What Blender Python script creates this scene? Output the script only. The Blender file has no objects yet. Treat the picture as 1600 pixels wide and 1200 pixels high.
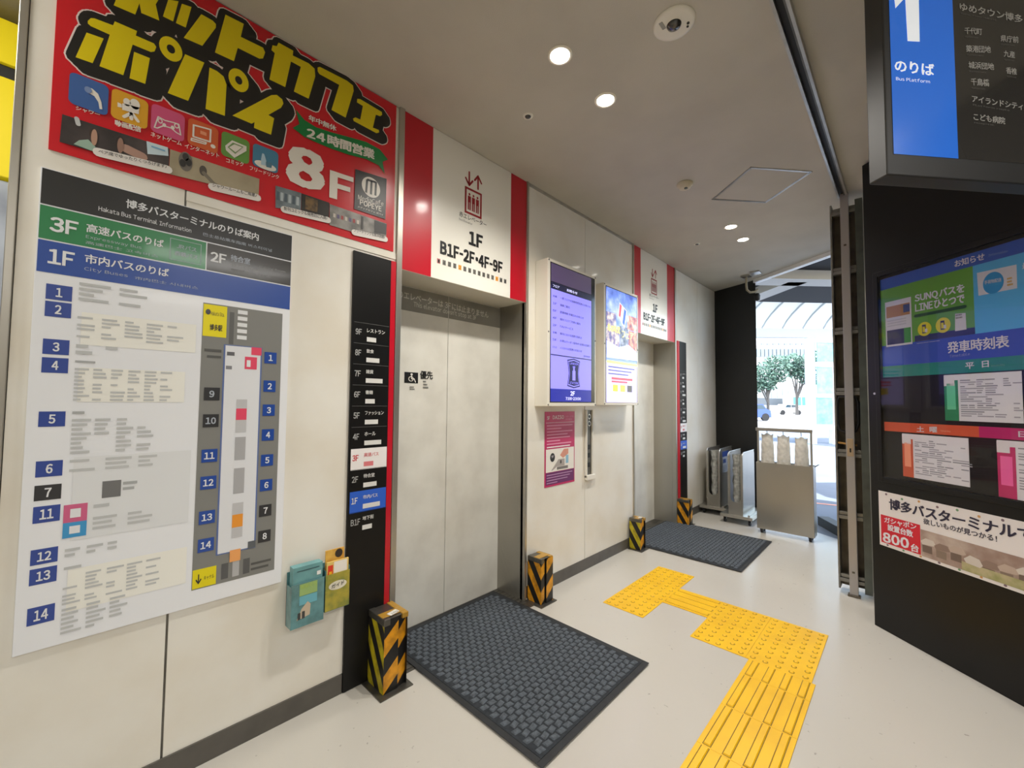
import bpy, bmesh, math, random
import numpy as np
from mathutils import Vector, Matrix, noise
random.seed(7)
S = bpy.context.scene
COL = S.collection
# ---------------------------------------------------------------- camera, sky, sun, exposure
FPX, YAW, PIT, ROL, CH = 649.0, .7632, .0430, .0091, 1.4
def _m():
    P = np.array([[1,0,0],[0,math.cos(PIT),math.sin(PIT)],[0,-math.sin(PIT),math.cos(PIT)]])
    R = np.array([[math.cos(ROL),-math.sin(ROL),0],[math.sin(ROL),math.cos(ROL),0],[0,0,1]])
    A = np.array([[math.sin(YAW),0,math.cos(YAW)],[-math.cos(YAW),0,math.sin(YAW)],[0,-1.,0]]).T
    return R @ P @ A                       # world -> camera (x right, y down, z forward)
MC = _m()
cd = bpy.data.cameras.new('camera'); cam = bpy.data.objects.new('camera', cd); COL.objects.link(cam)
cd.sensor_fit = 'HORIZONTAL'; cd.sensor_width = 36; cd.lens = 36*FPX/1600; cd.clip_start = .05; cd.clip_end = 600
cx, cyy, cz = MC.T @ [1,0,0], MC.T @ [0,-1,0], MC.T @ [0,0,-1]
cam.matrix_world = Matrix(((cx[0],cyy[0],cz[0],0),(cx[1],cyy[1],cz[1],0),(cx[2],cyy[2],cz[2],CH),(0,0,0,1)))
S.camera = cam
W = bpy.data.worlds.new('sky'); S.world = W; W.use_nodes = True
nt = W.node_tree; bg = nt.nodes['Background']
sky = nt.nodes.new('ShaderNodeTexSky'); sky.sky_type = 'NISHITA'; sky.sun_disc = False
sky.sun_elevation = math.radians(50); sky.sun_rotation = math.radians(200); sky.air_density = 1.2; sky.dust_density = 2
nt.links.new(sky.outputs[0], bg.inputs[0]); bg.inputs[1].default_value = .68
def light(name, kind, loc, energy, color, direction=(0,0,-1), parent=None, **kw):
    d = bpy.data.lights.new(name, kind); d.energy = energy; d.color = color
    for k, v in kw.items(): setattr(d, k, v)
    o = bpy.data.objects.new(name, d); COL.objects.link(o); o.location = loc
    o.rotation_euler = Vector(direction).to_track_quat('-Z', 'Y').to_euler()
    if parent: o.parent = parent
    return o
light('sun', 'SUN', (0,0,50), 9.0, (1,.96,.9), (.35,-.55,-.85), angle=.01)
# hall ceiling lamps (the terminal concourse behind and beside the camera)
for i, (x, y) in enumerate([(-1.6,-1.4),(1.2,-1.9),(-1.6,-4.2),(1.2,-4.6),(3.6,-2.6)]):
    light('hall_lamp', 'AREA', (x, y, 3.0), 34, (1,.97,.92), (0,0,-1), shape='RECTANGLE', size=1.5, size_y=.4)
VS = S.view_settings
S.display_settings.display_device = 'sRGB'
VS.view_transform = 'Standard'; VS.look = 'None'; VS.gamma = 1; VS.exposure = 0.45; VS.use_curve_mapping = False
S.cycles.max_bounces = 10; S.cycles.diffuse_bounces = 6; S.cycles.sample_clamp_indirect = 6

# ---------------------------------------------------------------- pixel -> surface measuring helpers
def ray(x, y): return MC.T @ np.array([(x-800)/FPX, (y-600)/FPX, 1.0])
O3 = np.array([0,0,CH])
def hit(x, y, n, c):
    d = ray(x, y); n = np.array(n, float); return O3 + (c - n@O3)/(n@d)*d
def at(x, y, d): return O3 + d*ray(x, y)
# ---------------------------------------------------------------- materials
def s2l(c):
    c = c/255; return c/12.92 if c <= .04045 else ((c+.055)/1.055)**2.4
MATS = {}
def mat(name, rgb=None, rough=.5, metal=0, noise_amt=.0, scale=8, bump=0, bscale=60, coat=0, emit=0, spec=.5, trans=0, alpha=1, stretch=None, aniso=0, dirt=None, lowrough=None):
    if name in MATS: return MATS[name]
    m = bpy.data.materials.new(name); m.use_nodes = True; t = m.node_tree; N = t.nodes; L = t.links
    b = N['Principled BSDF']; lin = [s2l(c) for c in rgb]+[1]
    b.inputs['Base Color'].default_value = lin; b.inputs['Roughness'].default_value = rough; b.inputs['Metallic'].default_value = metal
    b.inputs['Coat Weight'].default_value = coat; b.inputs['Coat Roughness'].default_value = .08; b.inputs['Specular IOR Level'].default_value = spec
    b.inputs['Transmission Weight'].default_value = trans; b.inputs['Alpha'].default_value = alpha
    if aniso: b.inputs['Anisotropic'].default_value = aniso
    if emit:
        b.inputs['Emission Color'].default_value = lin; b.inputs['Emission Strength'].default_value = emit
    tc = N.new('ShaderNodeTexCoord'); mp = N.new('ShaderNodeMapping'); L.new(tc.outputs['Object'], mp.inputs[0])
    if stretch: mp.inputs['Scale'].default_value = stretch
    nz = N.new('ShaderNodeTexNoise'); nz.inputs['Scale'].default_value = scale; nz.inputs['Detail'].default_value = 6; L.new(mp.outputs[0], nz.inputs[0])
    if noise_amt:
        mx = N.new('ShaderNodeMixRGB'); mx.blend_type = 'MIX'
        d = dirt or [c*(1-noise_amt) for c in rgb]
        mx.inputs[1].default_value = lin; mx.inputs[2].default_value = [s2l(c) for c in d]+[1]
        cr = N.new('ShaderNodeValToRGB'); cr.color_ramp.elements[0].position = .3; cr.color_ramp.elements[1].position = .8; cr.color_ramp.interpolation = 'EASE'
        L.new(nz.outputs[0], cr.inputs[0]); L.new(cr.outputs[0], mx.inputs[0]); L.new(mx.outputs[0], b.inputs['Base Color'])
    if lowrough is not None:
        mr = N.new('ShaderNodeMapRange'); mr.inputs[1].default_value = .3; mr.inputs[2].default_value = .7
        mr.inputs[3].default_value = lowrough; mr.inputs[4].default_value = rough; L.new(nz.outputs[0], mr.inputs[0]); L.new(mr.outputs[0], b.inputs['Roughness'])
    if bump:
        n2 = N.new('ShaderNodeTexNoise'); n2.inputs['Scale'].default_value = bscale; n2.inputs['Detail'].default_value = 3; L.new(mp.outputs[0], n2.inputs[0])
        bp = N.new('ShaderNodeBump'); bp.inputs['Strength'].default_value = bump; bp.inputs['Distance'].default_value = .01
        L.new(n2.outputs[0], bp.inputs['Height']); L.new(bp.outputs[0], b.inputs['Normal'])
    MATS[name] = m; return m
def flat(rgb, rough=.45, coat=0):
    return mat('print_%02x%02x%02x_%d' % (*rgb, int(rough*100)), rgb, rough, coat=coat)
def screen(rgb, e):
    return mat('screen_%02x%02x%02x' % rgb, rgb, .25, emit=e)
def screenphoto(name, cols, scale=9, e=.6):
    m = bpy.data.materials.new(name); m.use_nodes = True; t = m.node_tree; N = t.nodes; L = t.links; b = N['Principled BSDF']; b.inputs['Roughness'].default_value = .25
    tc = N.new('ShaderNodeTexCoord'); nz = N.new('ShaderNodeTexNoise'); nz.inputs['Scale'].default_value = scale; nz.inputs['Detail'].default_value = 5; L.new(tc.outputs['Object'], nz.inputs[0])
    cr = N.new('ShaderNodeValToRGB'); el = cr.color_ramp.elements; el[0].position = .3; el[1].position = .7
    while len(el) < len(cols): el.new(.5)
    for i, c in enumerate(cols): el[i].position = .3+.4*i/(len(cols)-1); el[i].color = [s2l(q) for q in c]+[1]
    L.new(nz.outputs[0], cr.inputs[0]); L.new(cr.outputs[0], b.inputs['Base Color']); L.new(cr.outputs[0], b.inputs['Emission Color']); b.inputs['Emission Strength'].default_value = e
    return m
def glassmat(name, tint=(1,1,1), f=.08, rough=.02):
    if name in MATS: return MATS[name]
    m = bpy.data.materials.new(name); m.use_nodes = True; t = m.node_tree; N = t.nodes; L = t.links; N.clear()
    o = N.new('ShaderNodeOutputMaterial'); mx = N.new('ShaderNodeMixShader'); tr = N.new('ShaderNodeBsdfTransparent'); gl = N.new('ShaderNodeBsdfGlossy')
    tr.inputs[0].default_value = (*tint, 1); gl.inputs['Roughness'].default_value = rough
    fr = N.new('ShaderNodeFresnel'); fr.inputs[0].default_value = 1.22
    L.new(fr.outputs[0], mx.inputs[0]); L.new(tr.outputs[0], mx.inputs[1]); L.new(gl.outputs[0], mx.inputs[2]); L.new(mx.outputs[0], o.inputs[0])
    MATS[name] = m; return m
PANEL = mat('enamel_panel', (232,229,220), .3, noise_amt=.04, scale=3, dirt=(222,215,200), coat=.15)
CEIL = mat('ceiling_board', (192,187,174), .85, noise_amt=.05, scale=2.5, bump=.12, bscale=220)
STEEL = mat('brushed_steel', (188,184,174), .33, .82, noise_amt=.06, scale=1.6, stretch=(1,1,.4), lowrough=.29)
STEEL_D = mat('dull_steel', (120,117,110), .42, .85, noise_amt=.25, scale=8)
ALU = mat('aluminium', (196,194,188), .35, .85, noise_amt=.12, scale=12)
BASEB = mat('baseboard_vinyl', (92,88,82), .45, noise_amt=.12, scale=10)
BLACKP = mat('black_panel', (20,19,18), .35, spec=.3, noise_amt=.15, scale=5)
BLACKM = mat('black_matt', (26,26,26), .5, noise_amt=.2, scale=4)
RED = mat('red_gloss', (190,16,38), .3, coat=.25)
WHITEG = mat('white_gloss', (233,230,220), .25, coat=.3)
RUBBER = mat('rubber', (38,40,43), .7, noise_amt=.2, scale=30)
YEL = mat('tactile_yellow', (240,190,4), .42, noise_amt=.06, scale=5, dirt=(226,174,12))
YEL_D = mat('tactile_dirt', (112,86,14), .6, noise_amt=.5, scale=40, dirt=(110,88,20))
TAPEY = mat('tape_yellow', (232,160,24), .35, noise_amt=.3, scale=25, dirt=(170,115,25))
TAPEY2 = mat('tape_yellow_green', (196,180,30), .35, noise_amt=.25, scale=25, dirt=(140,125,25))
TAPEK = mat('tape_black', (26,25,24), .4, noise_amt=.2, scale=25)
# floor
FLOOR = bpy.data.materials.new('floor_vinyl'); FLOOR.use_nodes = True
def _floor():
    t = FLOOR.node_tree; N = t.nodes; L = t.links; b = N['Principled BSDF']
    tc = N.new('ShaderNodeTexCoord'); n1 = N.new('ShaderNodeTexNoise'); n1.inputs['Scale'].default_value = 1.3; n1.inputs['Detail'].default_value = 8; L.new(tc.outputs['Object'], n1.inputs[0])
    mx = N.new('ShaderNodeMixRGB'); mx.inputs[1].default_value = (*[s2l(c) for c in (196,192,184)],1); mx.inputs[2].default_value = (*[s2l(c) for c in (188,183,174)],1); L.new(n1.outputs[0], mx.inputs[0])
    vo = N.new('ShaderNodeTexNoise'); vo.inputs['Scale'].default_value = 38; vo.inputs['Detail'].default_value = 2; L.new(tc.outputs['Object'], vo.inputs[0])
    cr = N.new('ShaderNodeValToRGB'); cr.color_ramp.elements[0].position = .73; cr.color_ramp.elements[1].position = .80; L.new(vo.outputs[0], cr.inputs[0])
    m2 = N.new('ShaderNodeMixRGB'); m2.inputs[2].default_value = (.16,.14,.12,1); L.new(mx.outputs[0], m2.inputs[1])
    ml = N.new('ShaderNodeMath'); ml.operation = 'MULTIPLY'; ml.inputs[1].default_value = .55; L.new(cr.outputs[0], ml.inputs[0]); L.new(ml.outputs[0], m2.inputs[0])
    L.new(m2.outputs[0], b.inputs['Base Color'])
    mr = N.new('ShaderNodeMapRange'); mr.inputs[3].default_value = .2; mr.inputs[4].default_value = .25; L.new(n1.outputs[0], mr.inputs[0]); L.new(mr.outputs[0], b.inputs['Roughness'])
    wv = N.new('ShaderNodeTexWave'); wv.inputs['Scale'].default_value = 60; wv.inputs['Distortion'].default_value = 1.5; L.new(tc.outputs['Object'], wv.inputs[0])
    bp = N.new('ShaderNodeBump'); bp.inputs['Strength'].default_value = .06; bp.inputs['Distance'].default_value = .004; L.new(wv.outputs[0], bp.inputs['Height']); L.new(bp.outputs[0], b.inputs['Normal'])
_floor()
# ---------------------------------------------------------------- mesh builder
class MB:
    def __init__(s): s.v = []; s.f = []; s.m = []; s.mats = []; s.sm = []
    def mi(s, m):
        if m not in s.mats: s.mats.append(m)
        return s.mats.index(m)
    def add(s, vs, fs, m, smooth=False):
        k = len(s.v); s.v += [tuple(map(float, p)) for p in vs]; i = s.mi(m)
        for f in fs: s.f.append([k+a for a in f]); s.m.append(i); s.sm.append(smooth)
    def obox(s, o, a, b, c, m):      # corner o, edge vectors
        o, a, b, c = map(np.array, (o, a, b, c)); o = o.astype(float)
        if np.dot(np.cross(a, b), c) < 0: a, b = b, a
        P = [o, o+a, o+a+b, o+b, o+c, o+a+c, o+a+b+c, o+b+c]
        s.add(P, [(3,2,1,0),(4,5,6,7),(0,1,5,4),(1,2,6,5),(2,3,7,6),(3,0,4,7)], m)
    def box(s, x0, y0, z0, x1, y1, z1, m):
        s.obox((min(x0,x1),min(y0,y1),min(z0,z1)), (abs(x1-x0),0,0), (0,abs(y1-y0),0), (0,0,abs(z1-z0)), m)
    def poly(s, pts, m): s.add(pts, [tuple(range(len(pts)))], m)
    def cyl(s, p0, p1, r, m, n=16, r1=None, caps=True, smooth=True):
        p0, p1 = Vector(p0), Vector(p1); d = (p1-p0).normalized(); r1 = r if r1 is None else r1
        u = d.orthogonal().normalized(); w = d.cross(u)
        V = []
        for p, rr in ((p0,r),(p1,r1)):
            for i in range(n):
                a = 2*math.pi*i/n; V.append(p+(u*math.cos(a)+w*math.sin(a))*rr)
        s.add(V, [(i,(i+1)%n,n+(i+1)%n,n+i) for i in range(n)], m, smooth)
        if caps: s.add(V[:n], [tuple(range(n))[::-1]], m); s.add(V[n:], [tuple(range(n))], m)
    def tube(s, pts, r, m, n=8):
        pts = [Vector(p) for p in pts]; rings = []; u = None
        for i, p in enumerate(pts):
            d = (pts[min(i+1,len(pts)-1)]-pts[max(i-1,0)]).normalized()
            u = d.orthogonal().normalized() if u is None else (u-d*u.dot(d)).normalized()
            w = d.cross(u); rings.append([p+(u*math.cos(2*math.pi*k/n)+w*math.sin(2*math.pi*k/n))*(r[i] if isinstance(r, (list,tuple)) else r) for k in range(n)])
        V = [v for q in rings for v in q]
        F = [(i*n+k, i*n+(k+1)%n, (i+1)*n+(k+1)%n, (i+1)*n+k) for i in range(len(pts)-1) for k in range(n)]
        s.add(V, F, m, True); s.add(rings[0], [tuple(range(n))[::-1]], m); s.add(rings[-1], [tuple(range(n))], m)
    def lathe(s, c, prof, m, n=24, smooth=True):   # prof [(r,z)] around vertical axis
        V = [(c[0]+r*math.cos(2*math.pi*k/n), c[1]+r*math.sin(2*math.pi*k/n), c[2]+z) for r, z in prof for k in range(n)]
        F = [(i*n+k, i*n+(k+1)%n, (i+1)*n+(k+1)%n, (i+1)*n+k) for i in range(len(prof)-1) for k in range(n)]
        s.add(V, F, m, smooth)
        for j, rev in ((0,1),(len(prof)-1,0)):
            if prof[j][0] > 1e-4: s.add(V[j*n:(j+1)*n], [tuple(range(n))[::-1] if rev else tuple(range(n))], m)
    def build(s, name, parent=None, label=None, cat=None, group=None, kind=None, bevel=0, loc=None, recalc=False):
        me = bpy.data.meshes.new(name)
        if parent is not None: base = np.array(parent['_w'])
        elif loc is not None: base = np.array(loc, float)
        elif s.v:
            a = np.array(s.v); base = np.array([(a[:,0].min()+a[:,0].max())/2, (a[:,1].min()+a[:,1].max())/2, a[:,2].min()])
        me.from_pydata([tuple(np.array(p)-base) for p in s.v], [], s.f)
        for m in s.mats: me.materials.append(m)
        me.polygons.foreach_set('material_index', s.m); me.polygons.foreach_set('use_smooth', s.sm); me.update()
        o = bpy.data.objects.new(name, me); COL.objects.link(o); o['_w'] = [float(x) for x in base]
        if parent is not None: o.parent = parent
        else: o.location = base
        if bevel:
            b = o.modifiers.new('bevel', 'BEVEL'); b.width = bevel; b.segments = 2; b.limit_method = 'ANGLE'
        setp(o, label, cat, group, kind); return o
def setp(o, label=None, cat=None, group=None, kind=None):
    for k, v in (('label',label),('category',cat),('group',group),('kind',kind)):
        if v: o[k] = v
def thing(name, loc, label=None, cat=None, group=None, kind=None):
    o = bpy.data.objects.new(name, None); COL.objects.link(o); o.location = loc; o['_w'] = [float(x) for x in loc]
    o.empty_display_size = .1; setp(o, label, cat, group, kind); return o
def copytree(o, delta, parent=None, **kw):
    c = o.copy(); COL.objects.link(c)
    if parent is None: c.location = Vector(o.location)+Vector(delta); setp(c, **kw)
    else: c.parent = parent
    for ch in list(o.children): copytree(ch, delta, c)
    return c
# ---------------------------------------------------------------- flat print on a real plane
TXT = {}
def glyph(c, bold):
    k = (c, bold)
    if k in TXT: return TXT[k]
    cu = bpy.data.curves.new('t', 'FONT'); cu.body = c; cu.size = 1; cu.offset = bold; cu.resolution_u = 2; cu.fill_mode = 'FRONT'
    ob = bpy.data.objects.new('t', cu); COL.objects.link(ob)
    me = bpy.data.meshes.new_from_object(ob.evaluated_get(bpy.context.evaluated_depsgraph_get()))
    V = np.array([v.co[:] for v in me.vertices]) if len(me.vertices) else np.zeros((0,3)); F = [tuple(p.vertices) for p in me.polygons]
    bpy.data.objects.remove(ob); bpy.data.meshes.remove(me); bpy.data.curves.remove(cu)
    TXT[k] = (V, F); return TXT[k]
def textmesh(s, bold):
    """a line of lettering set glyph by glyph: full-width forms pulled together for Latin letters and figures"""
    VV = []; FF = []; n = 0; x = 0
    for c in s:
        if c == ' ': x += .32; continue
        latin = 33 <= ord(c) <= 126
        V, F = glyph(chr(ord(c)+0xFEE0) if latin else c, min(bold, .006))
        if not len(V): x += .5; continue
        if latin: w = V[:,0].max()-V[:,0].min(); V = V-np.array([V[:,0].min(),0,0]); V = V*([.4,1,1] if c == '-' else [1,1,1]); adv = (w*.4 if c == '-' else w)+(.15 if bold > .04 else .10)
        elif c == '・': V = V-np.array([V[:,0].min()-.06,0,0]); adv = .42
        else: adv = .97
        b = bold*.85
        for i, (dx, dy) in enumerate(((b,b*.6),(-b,b*.6),(b,-b*.6),(-b,-b*.6)) if bold > .008 else ((0,0),)):   # heavier weights from shifted copies
            VV.append(V+np.array([x+dx,dy,.12*(i+1)])); FF += [tuple(q+n for q in f) for f in F]; n += len(V)
        x += adv
    return (np.concatenate(VV) if VV else np.zeros((0,3)), FF)
class Board:
    """a plane: point o, u to the right, v up, n towards the viewer"""
    def __init__(s, o, u, n, parent=None, step=.0007, k=1.0):
        s.k = k
        s.o = np.array(o, float); s.u = np.array(u, float); s.v = np.array([0,0,1.]); s.n = np.array(n, float); s.parts = {}; s.root = parent; s.step = step
    def eps(s):   # hair's breadth between overlapping scraps of the same print
        return .012
    def uv(s, x, y):
        p = hit(x, y, s.n, s.n@s.o)-s.o; return np.array([p@s.u, p@s.v])/s.k
    def w(s, q, lv=0): return s.o + (q[0]*s.u + q[1]*s.v)*s.k + s.n*(lv*s.step)
    def mb(s, part): return s.parts.setdefault(part, MB())
    def poly(s, pts, m, lv=1, part='graphic', px=True):
        q = [s.uv(*p) for p in pts] if px else [np.array(p) for p in pts]
        a = sum(q[i][0]*q[(i+1)%len(q)][1]-q[(i+1)%len(q)][0]*q[i][1] for i in range(len(q)))
        if a < 0: q = q[::-1]
        s.mb(part).poly([s.w(p, lv) for p in q], m)
    def rect(s, x0, y0, x1, y1, m, lv=1, part='graphic', px=True):  # corners snapped upright on the board
        if px: a, b = s.uv(x0, y0), s.uv(x1, y1)
        else: a, b = (x0,y0), (x1,y1)
        s.poly([(a[0],a[1]),(b[0],a[1]),(b[0],b[1]),(a[0],b[1])], m, lv, part, False)
    def disc(s, x, y, rx, ry, m, lv=1, part='graphic', n=20, inner=None, px=True):
        c = s.uv(x, y) if px else np.array((x,y))
        if px:
            rx = abs(s.uv(x+rx, y)[0]-c[0]); ry = abs(s.uv(x, y+ry)[1]-c[1])
        A = [2*math.pi*i/n for i in range(n)]
        out = [s.w(c+[rx*math.cos(a), ry*math.sin(a)], lv) for a in A]
        if inner is None: s.mb(part).poly(out, m)
        else:
            inn = [s.w(c+[rx*inner*math.cos(a), ry*inner*math.sin(a)], lv) for a in A]
            s.mb(part).add(out+inn, [(i,(i+1)%n,n+(i+1)%n,n+i) for i in range(n)], m)
    def line(s, pts, wd, m, lv=1, part='graphic', px=True, cap=True):   # thick polyline, wd in metres
        q = [s.uv(*p) for p in pts] if px else [np.array(p, float) for p in pts]
        for a, b in zip(q, q[1:]):
            lv += s.eps()
            d = b-a; L = np.linalg.norm(d)
            if L < 1e-6: continue
            t = np.array([-d[1], d[0]])/L*wd/2
            s.mb(part).poly([s.w(a-t,lv), s.w(b-t,lv), s.w(b+t,lv), s.w(a+t,lv)], m)
        if cap:
            for a in q:
                lv += s.eps()
                s.mb(part).poly([s.w(a+np.array([math.cos(k*math.pi/5), math.sin(k*math.pi/5)])*wd/2, lv) for k in range(10)], m)
    def text(s, t, x0, y0, x1, y1, h, m, lv=2, part='lettering', bold=.02, px=True):
        V, F = textmesh(t, bold)
        if not len(V): return
        mn, mx = V.min(0), V.max(0); sz = np.maximum(mx-mn, 1e-5)
        if px: bl, br = s.uv(x0,y0), s.uv(x1,y1); top = s.uv(x0,y0-h)[1]; tr = s.uv(x1, y1-h*(1 if True else 1))[1]
        else: bl, br = np.array((x0,y0)), np.array((x1,y1)); top = y0+h
        H = top-bl[1]
        q = []
        for v in V:
            a, b = (v[0]-mn[0])/sz[0], (v[1]-mn[1])/sz[1]
            q.append(s.w(bl+(br-bl)*a+np.array([0,H*b]), lv+v[2]))
        s.mb(part).add(q, F, m)
    def finish(s, labels=None):
        one = {'number_tiles':'number_tile','red_stripe':'red_stripe','icon_tiles':'icon_tile','floor_band':'floor_band','panel_fields':'field'}
        for k, mb in s.parts.items():
            if k in one:
                for f, mi in zip(mb.f, mb.m):
                    q = MB(); q.add([mb.v[i] for i in f], [tuple(range(len(f)))], mb.mats[mi]); q.build(one[k], s.root)
            else: mb.build(k, s.root, label=(labels or {}).get(k), kind='stuff' if len(mb.f) > 1 else None)
def bars(B, x0, y0, x1, y1, rows, m, lv=2, seed=0, part='small_print', fill=.55, minw=.4):
    """rows of tiny unreadable print as broken bars, between two pixel corners"""
    rnd = random.Random(seed); a, b = B.uv(x0,y0), B.uv(x1,y1)
    for r in range(rows):
        v0 = a[1]+(b[1]-a[1])*(r+.2)/rows; v1 = a[1]+(b[1]-a[1])*(r+.2+fill)/rows
        u = a[0]; end = a[0]+(b[0]-a[0])*rnd.uniform(minw, 1)
        while u < end:
            w = min((b[0]-a[0])*rnd.uniform(.08,.3), end-u)
            B.poly([(u,v0),(u+w,v0),(u+w,v1),(u,v1)], m, lv, part, False); u += w+(b[0]-a[0])*.02
# ---------------------------------------------------------------- the setting
WY, ZC = 2.0, 3.02
DOORY = 2.26
UG = np.array([.649,.760,0]); NG = np.array([.760,-.649,0])   # outer facade runs along UG, NG points outside
FA, FB = np.array([6.33,2.0,0]), np.array([6.05,1.416,0])
def facade(y):  # x of the header line at y
    return 6.05+(y-1.416)*(6.05-5.46)/(1.416-.555)
fl = MB(); fl.box(-7,-7.5,-.12, 3.75,3.6,0, FLOOR)
fl.add([(3.75,-7.5,0),(7.2,-7.5,0),(7.2,-2,0),(4.9,-.35,0),(facade(.1)+.06,.1,0),(facade(1.42)+.06,1.42,0),(6.4,2,0),(6.4,3.6,0),(3.75,3.6,0)], [tuple(range(9))], FLOOR)
fl.build('floor', kind='structure', label='beige grey vinyl floor with a soft shine and a few scuffs')
ce = MB(); ce.add([(-7,-7.5,ZC),(7.2,-7.5,ZC),(7.2,-2,ZC),(4.9,-.35,ZC),(facade(.1),.1,ZC),(6.05,1.416,ZC),(6.36,2.02,ZC),(6.36,3.6,ZC),(-7,3.6,ZC)], [tuple(range(9))[::-1]], CEIL)
ce.add([(-7,-7.5,ZC+.3),(7.2,-7.5,ZC+.3),(7.2,-2,ZC+.3),(4.9,-.35,ZC+.3),(facade(.1),.1,ZC+.3),(6.05,1.416,ZC+.3),(6.36,2.02,ZC+.3),(6.36,3.6,ZC+.3),(-7,3.6,ZC+.3)], [tuple(range(9))], CEIL)
ce.build('ceiling', kind='structure', label='dull beige painted ceiling')
# elevator wall: backing plus enamel panels as parts
wl = MB()
for x0, x1 in ((-.168,1.2),(2.222,3.85),(4.87,6.36)): wl.box(x0, WY+.008, 0, x1, 2.6, ZC, BASEB)
wall = wl.build('wall_left', kind='structure', loc=(3,2.3,0), label='white enamelled panel wall with two red framed elevators')
def panel(x0, x1, z0=.09, z1=ZC-.006):
    p = MB(); p.box(x0, WY, z0, x1, WY+.012, z1, PANEL); p.build('panel', wall, bevel=.0012)
panel(-.15,.257); panel(.264,1.168, .09); panel(2.243,2.988); panel(2.994,3.842); panel(4.905,5.62); panel(5.624,6.33)
p = MB(); p.box(.262,WY-.004,2.165,1.168,WY+.0,2.2,PANEL); p.build('ledge_strip', wall, label='grimy horizontal panel edge strip')
p = MB(); p.box(.2575,WY+.003,.09,.2635,WY+.006,ZC-.01,STEEL_D); p.build('joint_strip', wall)
t = MB(); t.box(-.172,WY-.006,0,-.152,WY+.6,ZC,STEEL); t.build('trim_1', kind='structure', label='steel corner trim at the near end of the wall', bevel=.002)
for i, (x0,x1) in enumerate(((1.168,1.2),(2.222,2.243),(3.842,3.857),(4.868,4.905))):
    t = MB(); t.box(x0,WY-.014,0,x1,WY+.03,ZC-.002,STEEL); t.build('trim_%d' % (i+2), kind='structure', bevel=.0015, label=['steel edge at the left of the nearer elevator','steel edge at the right of the nearer elevator','steel edge at the left of the farther elevator','steel edge at the right of the farther elevator'][i])
t = MB(); t.box(2.243,WY-.006,ZC-.022,3.842,WY+.01,ZC,ALU); t.build('trim_6', kind='structure', label='thin metal strip where the panels meet the ceiling')
for i, (x0,x1) in enumerate(((-.15,.925),(2.36,3.745),(4.99,6.33))):
    t = MB(); t.box(x0,WY-.006,0,x1,WY+.008,.09,BASEB); t.build('baseboard_%s' % ('left','middle','right')[i], kind='structure', label='dark grey baseboard under the %s panels' % ('near','middle','far')[i])
# hall enclosure out of view
HALL = mat('hall_wall', (196,190,178), .7)
w = MB(); w.box(-7.1,-7.6,0,7.2,-7.5,ZC,HALL); w.build('wall_back', kind='structure')
w = MB(); w.box(-7.1,-7.5,0,-7.0,3.6,ZC,HALL); w.build('wall_rear', kind='structure')
w = MB(); w.box(-7.0,3.5,0,.8,3.6,ZC,HALL); w.box(.75,2.6,0,.8,3.5,ZC,HALL); w.build('wall_shop', kind='structure')
w = MB(); w.obox((4.9,-.35,0),(2.3,-1.65,0),(.05,.07,0),(0,0,ZC+.3),HALL); w.box(7.15,-7.5,0,7.2,-2,ZC+.3,HALL); w.build('wall_street', kind='structure')
w = MB(); w.add([(6.31,2.011,0),(facade(1.42)+.02,1.42,0),(facade(1.42)+.10,1.50,0),(6.5,2.0,0),(6.31,2.011,ZC+.3),(facade(1.42)+.02,1.42,ZC+.3),(facade(1.42)+.10,1.50,ZC+.3),(6.5,2.0,ZC+.3)],
  [(0,1,5,4),(1,2,6,5),(2,3,7,6),(3,0,4,7),(4,5,6,7),(3,2,1,0)], BLACKM); w.build('wall_end', kind='structure', label='black end wall beside the open street doorway')
w = MB(); w.obox((3.95,.0,0),(1.38,.33,0),(.01,-.05,0),(0,0,ZC),HALL); w.build('wall_right', kind='structure', label='grey wall running out behind the kiosk')
# elevators
DOORM = mat('door_enamel', (226,224,215), .32, noise_amt=.05, scale=4, dirt=(205,202,192))
FROST = mat('frosted_band', (140,138,130), .4, noise_amt=.08, scale=6)
SOFFIT = mat('soffit_white', (214,208,192), .5)
def elevator(n, x0, x1, sx, label):
    d = thing('door_%d' % n, ((x0+x1)/2, DOORY, 0), label=label, kind='structure')
    for a, b, k in ((x0-.02,sx-.002,0),(sx+.002,x1+.02,1)):
        m = MB(); m.box(a, DOORY, .004, b, DOORY+.03, 2.12, DOORM); m.build('door_leaf', d, bevel=.002)
    if n == 1:
        for a, b in ((x0-.02,sx-.003),(sx+.003,x1)):
            m = MB(); m.box(a, DOORY-.0012, 1.965, b, DOORY-.0002, 2.115, FROST); m.build('frosted_band', d, label='grey frosted film band across the door top')
    m = MB(); m.box(x1, WY+.0301, 0, x1+.02, DOORY+.05, 2.12, STEEL); m.build('jamb', d, label='brushed steel side jamb')
    m = MB(); m.box(x0-.02, WY+.0301, 0, x0, DOORY+.05, 2.12, STEEL); m.build('jamb', d)
    m = MB(); m.box(x0, WY+.001, 2.121, x1, DOORY+.05, 2.14, SOFFIT); m.build('soffit', d, label='cream underside of the lintel')
    m = MB(); m.box(x0-.02, 1.90 if n == 1 else 1.93, 0.0005, x1+.02, DOORY+.0, .004, STEEL_D)
    for k in range(9): m.box(x0+.004, 1.92+k*.038 if n == 1 else 1.95+k*.034, .004, x1-.004, 1.937+k*.038 if n == 1 else 1.965+k*.034, .0065, STEEL_D)
    m.build('sill', d, label='grooved metal door sill')
    return d
d1 = elevator(1, 1.2, 2.222, 1.729, 'white two leaf door of the nearer elevator with a grey text band')
d2 = elevator(2, 3.857, 4.868, 4.36, 'door of the farther elevator, partly hidden by the screens')
B = Board((0,DOORY-.0013,0),(1,0,0),(0,-1,0),d1)
LG = flat((214,212,202),.5)
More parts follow.
